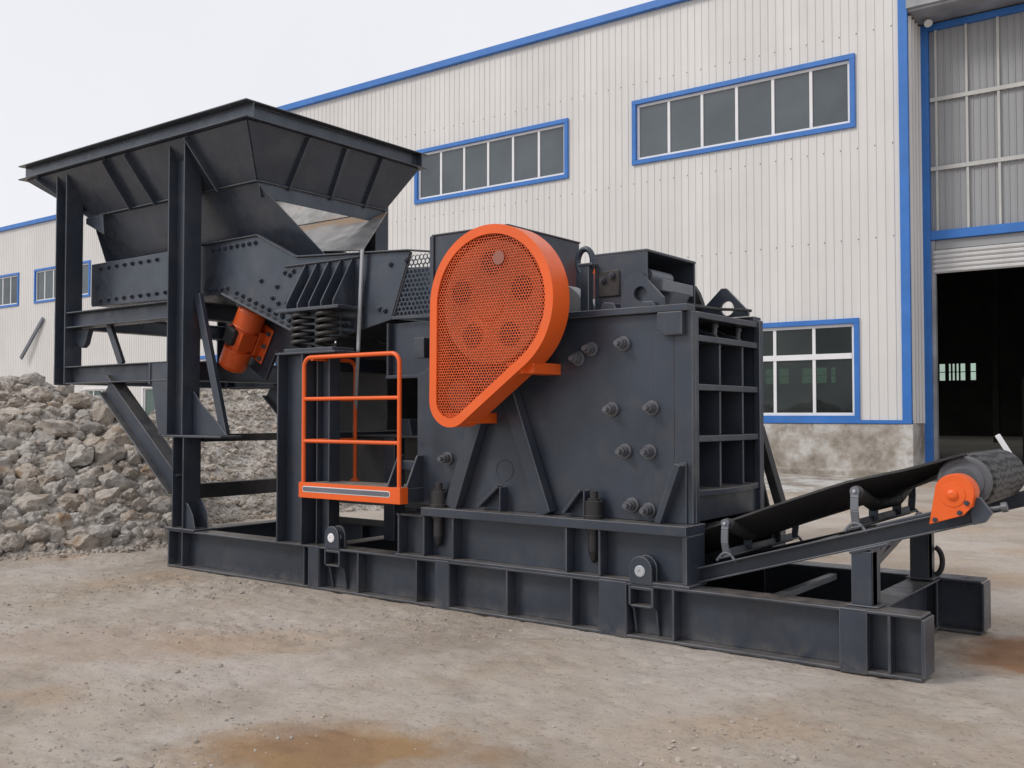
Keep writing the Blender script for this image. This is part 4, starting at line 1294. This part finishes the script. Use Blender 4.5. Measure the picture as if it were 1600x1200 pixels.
part('cross_beam', MB().box(-9.20, -9.02, 6.52, 8.6, 1.31, 1.39), 'black', HP)
for x, z, h in ((-11.54, 2.73, .19), (-9.2, 2.73, .19), (-11.54, 2.07, .21), (-9.2, 2.07, .21)):
    part('cross_beam', MB().ibeam((x, CYN + .22, z), (x, CYF, z), h, .16), 'steel', HP)
part('angle_block', MB().slab('y', [(-11.42, 2.62), (-11.12, 2.62), (-11.2, 2.44), (-11.27, 2.40), (-11.42, 2.47)], 6.40, 6.47), 'steel', HP, 0.004)

# ------------------------------------------------------------------ belt conveyor
CV = thing('belt_conveyor', 'sloping black belt conveyor with an orange drive cover rising from under the crusher', 'conveyor', (-2.4, 7.1, .39))
SL = (1.01 - .5) / (3.26 - 1.53)
zt = lambda x: .5 + (x + 3.26) * SL          # top of the side channels
CY0, CY1 = 6.42, 7.78
for ys_, sg in ((CY0, 1), (CY1, -1)):
    m = MB()
    xa, xb = -4.3, -1.36 if sg == 1 else -1.28
    dz = .105
    yb = ys_ + sg * .05
    m.bar((xa, yb, zt(xa) - .006), (xb, yb, zt(xb) - .006), .10, .012).bar((xa, yb, zt(xa) - dz), (xb, yb, zt(xb) - dz), .10, .012)
    m.bar((xa, ys_ + sg * .085, zt(xa) - dz / 2 - .003), (xb, ys_ + sg * .085, zt(xb) - dz / 2 - .003), .01, dz)
    part('side_channel', m, 'steel', CV)
    part('end_bracket', MB().slab('y', [(xb - .02, zt(xb) - .12), (xb + .05, zt(xb) - .10), (xb + .09, zt(xb) - .04), (xb + .02, zt(xb) + .05), (xb - .04, zt(xb) + .03)], ys_ - sg * .01, ys_ + sg * .03), 'steel', CV, 0.004)
    part('tension_bolt', MB().lathe((xb + .03, ys_ + sg * .05, zt(xb) - .03), (1, 0, .2), [(0, .014), (.10, .014), (.10, .03), (.13, .03)], 8), 'bolt', CV, 0)
for x in (-3.8, -2.6, -1.55):
    part('cross_tie', MB().bar((x, CY0 + .1, zt(x) - .05), (x, CY1 - .1, zt(x) - .05), .06, .06), 'steel', CV)
part('bearing_shelf', MB().bar((-1.95, CY0 + .05, zt(-1.95) + .012), (-1.42, CY0 + .05, zt(-1.42) + .012), .09, .02), 'steel', CV)
# drum
DC = V(-1.47, 0, 1.185)
DRR = .172
part('head_drum', MB().lathe((DC.x, 6.66, DC.z), (0, 1, 0), [(0, DRR - .02), (.012, DRR), (.98, DRR), (.99, DRR - .02)], 48), 'drum', CV, 0)
part('drum_rim', MB().lathe((DC.x, 6.595, DC.z), (0, 1, 0), [(0, .140), (.004, .152), (.016, .158), (.055, .158), (.06, .14)], 40).lathe((DC.x, 6.580, DC.z), (0, 1, 0), [(0, .085), (.01, .12), (.016, .12)], 32), 'bolt', CV, 0)
part('drum_shaft', MB().lathe((DC.x, 6.40, DC.z), (0, 1, 0), [(0, .035), (1.45, .035)], 14), 'bolt', CV, 0)
# belt: troughed on the idlers, flat at the drum
m = MB()
xs = np.linspace(-4.4, -1.47, 26)
cols_ = np.array([0, .10, .20, .32, .5, .68, .80, .90, 1.0])
def belt_pt(x, u):
    ze = float(np.interp(x, [-4.4, -3.03, -2.72, -2.27, -2.15, -1.78, -1.59, -1.47], [.35, .85, .97, 1.135, 1.175, 1.265, 1.325, DC.z + DRR + .006]))
    f = float(np.interp(x, [-2.2, -1.85, -1.55, -1.47], [1, .65, .1, 0]))
    wing = max(0, abs(u - .5) - .18) / .32
    half = .60 - .035 * f
    return (x, 7.13 + (u - .5) * 2 * half, ze - .16 * f * (1 - wing))
for a in range(len(xs) - 1):
    pass
nu = len(cols_)
tv = [belt_pt(x, u) for x in xs for u in cols_]
for k in range(1, 7):          # over the nose of the drum
    a = R(90 - k * 22)
    for u in cols_:
        p = belt_pt(-1.47, u)
        tv.append((DC.x + (DRR + .006) * math.cos(a) * 1.0, p[1], DC.z + (DRR + .006) * math.sin(a)))
rows = len(xs)
tf = [(i * nu + j, (i + 1) * nu + j, (i + 1) * nu + j + 1, i * nu + j + 1) for i in range(rows - 1) for j in range(nu - 1)]
m.add(tv[:rows * nu], tf, False)
bo = part('belt', m, 'rubber', CV, 0)
sm = bo.modifiers.new('thickness', 'SOLIDIFY')
sm.thickness = .016
rt = MB().bar((-4.3, 7.13, zt(-4.3) - .07), (-1.5, 7.13, zt(-1.5) - .0), 1.0, .012)
part('return_belt', rt, 'rubber', CV, 0)
# orange drive cover
cx, cz = DC.x, 1.13
shape = [(-1.615, .935), (-1.42, 1.0), (-1.375, 1.05)] + [(cx + .112 * math.cos(a), cz + .112 * math.sin(a)) for a in np.linspace(R(0), R(165), 14)]
dc = part('drive_cover', MB().slab('y', shape, 6.36, 6.372), 'orange', CV, 0.003)
m = MB()
for (a, b) in zip(shape[2:], shape[3:]):
    m.bar((a[0], 6.43, a[1]), (b[0], 6.43, b[1]), .12, .006, (b[1] - a[1], 0, -(b[0] - a[0])))
part('cover_rim', m, 'orange', dc, 0)
part('cover_boss', MB().lathe((cx - .01, 6.361, cz - .01), (0, -1, 0), [(0, .075), (.006, .072), (.008, .034), (.02, .03), (.028, .015)], 24), 'orange', dc, 0)
for p in ((-1.58, .965), (-1.44, 1.015), (-1.40, 1.075)):
    o = obj('bolt', BOLT, dc, Vector((p[0], 6.36, p[1])) - CV.location)
    o.scale = (.6, .6, .6)
part('scraper_bar', MB().bar((-1.515, 7.84, 1.455), (-1.405, 7.84, 1.265), .035, .03, (0, 1, 0)).bar((-1.404, 7.84, 1.263), (-1.372, 7.84, 1.20), .03, .02, (0, 1, 0)), 'white', CV, 0.004)
# idler sets
for ix_ in (-2.99, -2.09):
    b0 = zt(ix_)
    sl = V(1, 0, SL).normalized()
    idl = part('idler_frame', MB().bar((ix_, CY0 + .02, b0 + .03), (ix_, CY1 - .02, b0 + .03), .09, .012, (-SL, 0, 1)).bar((ix_, CY0 + .1, b0 + .05), (ix_, CY1 - .1, b0 + .05), .012, .06, (-SL, 0, 1)), 'steel', CV)
    topz = b0 + .275
    for sg, ye in ((1, CY0 + .03), (-1, CY1 - .03)):
        br = MB()
        pts = [(ye + sg * .02, b0 + .03), (ye - sg * .015, b0 + .14), (ye - sg * .01, b0 + .22), (ye + sg * .005, topz)]
        for a, b in zip(pts[:-1], pts[1:]):
            br.bar((ix_, a[0], a[1]), (ix_, b[0], b[1]), .052, .014, (0, sg, 0))
        br.lathe((ix_, ye - sg * .012, topz - .01), (0, sg, 0), [(0, .03), (.02, .03)], 14)
        part('idler_bracket', br, 'bracket', idl, 0.003)
        part('bracket_bolt', MB().lathe((ix_, ye - sg * .014, topz - .01), (0, -sg, 0), [(0, .012), (.012, .01)], 8), 'galv', idl, 0)
        part('bracket_clip', MB().tube([(ix_ - .07 + .14 * q, ye + sg * .01, b0 + .0 + .06 * math.sin(math.pi * q)) for q in np.linspace(0, 1, 9)], .011, 6), 'bracket', idl, 0)
        inn_ = ye + sg * .38
        part('roller', MB().tube([(ix_, ye + sg * .03, topz - .02), (ix_, inn_, b0 + .15)], .045, 14), 'rubber', idl, 0)
        part('idler_post', MB().box(ix_ - .03, ix_ + .03, inn_ - .006, inn_ + .006, b0 + .03, b0 + .16), 'steel', idl, 0)
    part('roller', MB().tube([(ix_, CY0 + .43, b0 + .15), (ix_, CY1 - .43, b0 + .15)], .045, 14), 'rubber', idl, 0)
# two legs standing on the skid
for y in (6.36, 7.68):
    yq = y + .12
    part('support_leg', MB().box(-2.09, -1.955, y, yq - .03, .40, zt(-2.05) - .118).box(-1.967, -1.955, y - .0, y + .16, .40, zt(-1.96) - .118), 'steel', CV)
    part('leg_foot', MB().box(-2.12, -1.92, y - .02, y + .18, .391, .402), 'steel', CV)
    part('leg_head', MB().bar((-2.1, y + .08, zt(-2.1) - .118), (-1.86, y + .08, zt(-1.86) - .118), .18, .02), 'steel', CV)
part('leg_brace', MB().bar((-2.02, 6.46, .62), (-2.02, 7.0, .80), .04, .05), 'steel', CV)
part('leg_brace', MB().bar((-2.02, 6.46, .6), (-2.02, 7.7, .86), .035, .05), 'steel', CV)
part('shackle', MB().tube([(-1.958 + .055 * math.sin(a), 7.85, .51 - .10 * math.cos(a)) for a in np.linspace(.1, 3.04, 12)], .02, 10), 'rubber', CV, 0)

part('rear_strut', MB().bar((-3.36, 7.90, 1.50), (-3.16, 7.90, .83), .07, .10, (0, 1, 0)).slab('y', [(-3.42, 1.42), (-3.34, 1.50), (-3.18, .84), (-3.42, .84)], 7.70, 7.72), 'black', CR, 0.003)

# ------------------------------------------------------------------ stone heaps
F = 1552.3
cy_, sy_ = math.cos(R(YAW)), math.sin(R(YAW))
def to_ray(X, Y):
    """plan position -> (bearing measure, distance along the view axis): the heaps are described as seen from where they are approached"""
    dep = -sy_ * X + cy_ * Y
    lat = cy_ * X + sy_ * Y
    return 800 + F * lat / np.maximum(dep, .5), dep
def heap(px, dep, foot, crest, slope, back):
    fy = np.interp(px, [p for p, _ in foot], [v for _, v in foot])
    df = F * CAM_H / (fy - 648)
    ty = np.interp(px, [p for p, _ in crest], [v for _, v in crest])
    k = (ty - 648) / F
    dt = (CAM_H + slope * df) / (slope + k)
    zc = slope * (dt - df)
    up = slope * (dep - df)
    dn = zc - back * (dep - dt)
    return np.minimum(up, dn)
footA = [(-260, 900), (-150, 885), (0, 868), (150, 857), (262, 848), (310, 842), (340, 836)]
crestA = [(-260, 598), (-150, 596), (0, 598), (40, 600), (100, 618), (160, 640), (210, 664), (250, 712), (290, 780), (320, 826), (345, 840)]
footB = [(-100, 830), (150, 828), (330, 812), (435, 802), (600, 796), (700, 794), (760, 794)]
crestB = [(-100, 640), (100, 645), (170, 655), (200, 650), (240, 640), (280, 612), (310, 596), (435, 590), (560, 605), (640, 650), (700, 730), (750, 785), (770, 800)]
def heapA(X, Y):
    p, d = to_ray(X, Y)
    return np.where(p < 342, heap(p, d, footA, crestA, .56, .6), -1.0)
def heapB(X, Y):
    p, d = to_ray(X, Y)
    return np.where(p < 764, heap(p, d, footB, crestB, .52, .5), -1.0)
def heap_z(X, Y):
    a, b = heapA(X, Y), heapB(X, Y)
    z = np.maximum(a, b)
    rough = fbm(X * 1.3, Y * 1.3, 3, 2) * .22 + fbm(X * 5, Y * 5, 4, 6) * .16 + np.abs(fbm(X * 13, Y * 13, 3, 8)) * .09
    return np.where(z > -.25, z + rough * np.clip((z + .25) * 3, 0, 1), -.3)
hx = np.arange(-26, -7.0, .07)
hy = np.arange(4.0, 20.5, .07)
hv, hf = grid(hx, hy, heap_z)
keep = (hv[hf][:, :, 2] > -.29).any(1)
hf = hf[keep]
used = np.unique(hf)
remap = np.full(len(hv), -1)
remap[used] = np.arange(len(used))
ho = obj('rubble_heap', np_mesh('rubble_heap', hv[used], remap[hf], M['debris']))
ho['kind'] = 'stuff'
ho['label'] = 'heap of crushed stone and fine debris behind the skid'

def rock_mesh(name, seed, mat, sub=3, smooth=True):
    r = random.Random(seed)
    import bmesh
    bm = bmesh.new()
    bmesh.ops.create_icosphere(bm, subdivisions=sub, radius=1.0)
    planes = [(Vector((r.gauss(0, 1), r.gauss(0, 1), r.gauss(0, 1))).normalized(), r.uniform(.55, .85)) for _ in range(r.randint(7, 11))]
    off = Vector((r.uniform(0, 99), r.uniform(0, 99), r.uniform(0, 99)))
    st = (r.uniform(.9, 1.2), r.uniform(.75, 1.0), r.uniform(.65, .9))
    for v in bm.verts:
        p = v.co.copy()
        for nn, dd in planes:
            q = p.dot(nn)
            if q > dd:
                p -= nn * (q - dd) * .97
        p *= 1 + .20 * noise.noise(p * 1.7 + off) + .13 * noise.noise(p * 3.6 + off) + .08 * noise.noise(p * 8 + off) + .05 * noise.noise(p * 17 + off)
        v.co = Vector((p.x * st[0], p.y * st[1], p.z * st[2]))
    me = bpy.data.meshes.new(name)
    bm.to_mesh(me)
    bm.free()
    me.polygons.foreach_set('use_smooth', [smooth] * len(me.polygons))
    if smooth:
        me.set_sharp_from_angle(angle=R(32))
    me.materials.append(M[mat])
    return me
ROCKS = {k: [rock_mesh('stone', s * 10 + i, k, 4) for i in range(6)] for s, k in enumerate(('rock_grey', 'rock_tan', 'rock_rust'))}
LBL = {'rock_grey': 'loose grey broken stone lying on the slope of the rubble heap',
       'rock_tan': 'loose tan broken stone lying on the slope of the rubble heap',
       'rock_rust': 'loose rust-stained broken stone lying on the slope of the rubble heap'}
GRP = {'rock_grey': 'grey stones of the heap', 'rock_tan': 'tan stones of the heap', 'rock_rust': 'rust-stained stones of the heap'}
def surf(px, frac_y):
    """point of heap A whose picture row is frac_y, walking away from the yard along bearing px"""
    lat = (px - 800) / F
    for d in np.arange(9.5, 20, .03):
        X = -sy_ * d + cy_ * lat * d
        Y = cy_ * d + sy_ * lat * d
        z = float(heapA(np.array(X), np.array(Y)))
        row = 648 - (max(z, 0) - CAM_H) / d * F
        if z > 0 and row <= frac_y:
            return X, Y, z
    return None
placed = []
def put_rock(x, y, z, r, kind, label=None, i=None):
    me = ROCKS[kind][rng.randrange(6) if i is None else i]
    o = obj('stone', me, None, (x, y, z))
    o.rotation_euler = (rng.uniform(-.5, .5), rng.uniform(-.5, .5), rng.uniform(0, 6.28))
    s = r * rng.uniform(.95, 1.1)
    o.scale = (s, s * rng.uniform(.9, 1.1), s * rng.uniform(.9, 1.1))
    size = 'big' if r > .16 else 'middle-sized' if r > .1 else 'small'
    zone = 'near the crest' if z > 1.5 else 'halfway up the slope' if z > .65 else 'at the foot'
    px = float(to_ray(np.array(x), np.array(y))[0])
    by = 'beside the diagonal brace' if px > 190 else 'below the deck corner' if px > 95 else 'far from the machine'
    hue = {'rock_grey': 'grey', 'rock_tan': 'tan', 'rock_rust': 'rust-stained'}[kind]
    text = f'{size} {hue} broken stone {zone}, {by}'
    tag(o, label or text, 'stone', 'stones of the heap' if label else text)
    placed.append((x, y, r))
    return o
# the stones one can single out in the heap (picture column, row, radius in metres)
for px, row, r, kind, label in (
        (48, 604, .20, 'rock_grey', 'rounded grey boulder sitting alone on the crest of the stone heap'),
        (54, 800, .25, 'rock_tan', 'biggest rounded tan boulder low on the front of the stone heap'),
        (95, 826, .20, 'rock_rust', 'pale stone with an orange stain near the foot of the heap, below the biggest boulder'),
        (98, 745, .20, 'rock_grey', 'pale angular flat-faced block halfway up the stone heap'),
        (50, 650, .21, 'rock_tan', 'broad tan boulder just below the crest of the stone heap'),
        (178, 808, .17, 'rock_grey', 'rounded grey boulder at the foot of the heap nearest the hopper leg'),
        (228, 778, .14, 'rock_grey', 'smooth grey stone lying under the diagonal brace end'),
        (42, 712, .18, 'rock_grey', 'smooth egg-shaped grey boulder halfway up the heap'),
        (150, 832, .15, 'rock_grey', 'angular grey stone resting on the dirt at the heap foot'),
        (15, 660, .22, 'rock_tan', 'large flat tan slab stone below the crest of the heap')):
    p = surf(px, row)
    if p:
        put_rock(p[0], p[1], p[2] + r * .25, r, kind, label, i=int(r * 100) % 6)
tries = 0
kinds = ('rock_grey', 'rock_grey', 'rock_tan', 'rock_tan', 'rock_rust')
sizes = [.25] * 12 + [.20] * 36 + [.15] * 66 + [.115] * 80 + [.085] * 94
for r in sizes:
    for _ in range(160):
        px = rng.uniform(-90, 325)
        lat = (px - 800) / F
        d = rng.uniform(10.4, 16.6)
        X, Y = -sy_ * d + cy_ * lat * d, cy_ * d + sy_ * lat * d
        z = float(heapA(np.array(X), np.array(Y)))
        fy = np.interp(px, [p for p, _ in footA], [v for _, v in footA])
        if z < -.02 or (r > .12 and (z > 2.15 or px > 285)) or (px > 270 and r > .1):
            continue
        # keep to the visible front slope
        if z > .4 and float(heapA(np.array(X + sy_ * .35), np.array(Y - cy_ * .35))) > z:
            continue
        if all((X - a) ** 2 + (Y - b) ** 2 > (.66 * (r + c)) ** 2 for a, b, c in placed):
            put_rock(X, Y, max(z, 0) + r * rng.uniform(.15, .5), r, rng.choice(kinds))
            break

# small stones: one loose mass
def small_stones(name, n, sampler, mat, smin, smax, label, sub=1, seed=3):
    bank = []
    for i in range(5):
        me = rock_mesh('tmp', 500 + seed * 10 + i, mat, sub)
        vv = np.empty(len(me.vertices) * 3, np.float32)
        me.vertices.foreach_get('co', vv)
        ff = np.array([p.vertices[:] for p in me.polygons], np.int32)
        bank.append((vv.reshape(-1, 3), ff))
        bpy.data.meshes.remove(me)
    vs, fs, o = [], [], 0
    k = 0
    for x, y, z in sampler(n):
        s = smin + (smax - smin) * nrng.random() ** 2.5
        a = nrng.random() * 6.28
        b = nrng.normal(0, .5)
        v, f = bank[k % 5]
        k += 1
        ca, sa, cb, sb = math.cos(a), math.sin(a), math.cos(b), math.sin(b)
        rot = np.array([[ca, -sa * cb, sa * sb], [sa, ca * cb, -ca * sb], [0, sb, cb]])
        vs.append((v @ rot.T) * s + (x, y, z + s * .25))
        fs.append(f + o)
        o += len(v)
    me = np_mesh(name, np.concatenate(vs), np.concatenate(fs), M[mat], False)
    ob = obj(name, me)
    ob['kind'] = 'stuff'
    ob['label'] = label
    return ob
def on_heap(which, x0, x1, y0, y1, zmax=9, zmin=-.03):
    def f(n):
        c = 0
        while c < n:
            X = nrng.uniform(x0, x1, 4000)
            Y = nrng.uniform(y0, y1, 4000)
            Z = which(X, Y)
            HZ = heap_z(X, Y)
            ok = (Z > zmin) & (Z < zmax)
            for x, y, z in zip(X[ok], Y[ok], HZ[ok]):
                yield x, y, max(z, 0)
                c += 1
                if c >= n:
                    return
    return f
small_stones('rubble', 3600, on_heap(heapA, -18, -9.5, 4.2, 11), 'rock_grey', .025, .085, 'small broken stones filling the heap', 2, 3)
small_stones('rubble', 11000, on_heap(heapB, -22, -8, 8.0, 17), 'rock_tan', .015, .085, 'fine crushed stone on the farther heap', 1, 4)
def foot(n):
    c = 0
    while c < n:
        X = nrng.uniform(-14, -8.5, 2000)
        Y = nrng.uniform(4.2, 11, 2000)
        z = np.maximum(heapA(X, Y), heapB(X, Y))
        ok = (z < .0) & (z > -.28) & (nrng.random(2000) < np.exp(z * 11))
        for x, y in zip(X[ok], Y[ok]):
            yield x, y, 0.0
            c += 1
            if c >= n:
                return
small_stones('rubble', 2600, foot, 'rock_tan', .012, .05, 'loose chips scattered along the foot of the heap', 1, 6)
def yard(n):
    X = nrng.uniform(-12, 0.8, n * 5)
    Y = nrng.uniform(2.0, 9.5, n * 5)
    cl = fbm(X * .9, Y * .9, 3, 21)
    ok = (nrng.random(n * 5) < np.clip(.05 + cl * 2.2, .015, 1)) & ~((X > -9.5) & (X < -1.4) & (Y > 6.2) & (Y < 8.2))
    for x, y in list(zip(X[ok], Y[ok]))[:n]:
        yield x, y, float(ground_z(np.array(x), np.array(y))) - .001
def yard2(n):
    X = nrng.uniform(-9, 0.5, n * 4)
    Y = nrng.uniform(2.0, 6.0, n * 4)
    ok = nrng.random(n * 4) < np.clip(.12 + fbm(X * .9, Y * .9, 3, 21) * 2.2, .04, 1)
    for x, y in list(zip(X[ok], Y[ok]))[:n]:
        yield x, y, float(ground_z(np.array(x), np.array(y))) - .003
small_stones('gravel', 260, yard2, 'rock_tan', .008, .026, 'thumb-sized stones lying in the dirt of the yard', 2, 9)
small_stones('gravel', 8000, yard, 'rock_tan', .002, .014, 'small pebbles scattered over the dirt yard', 1, 8)
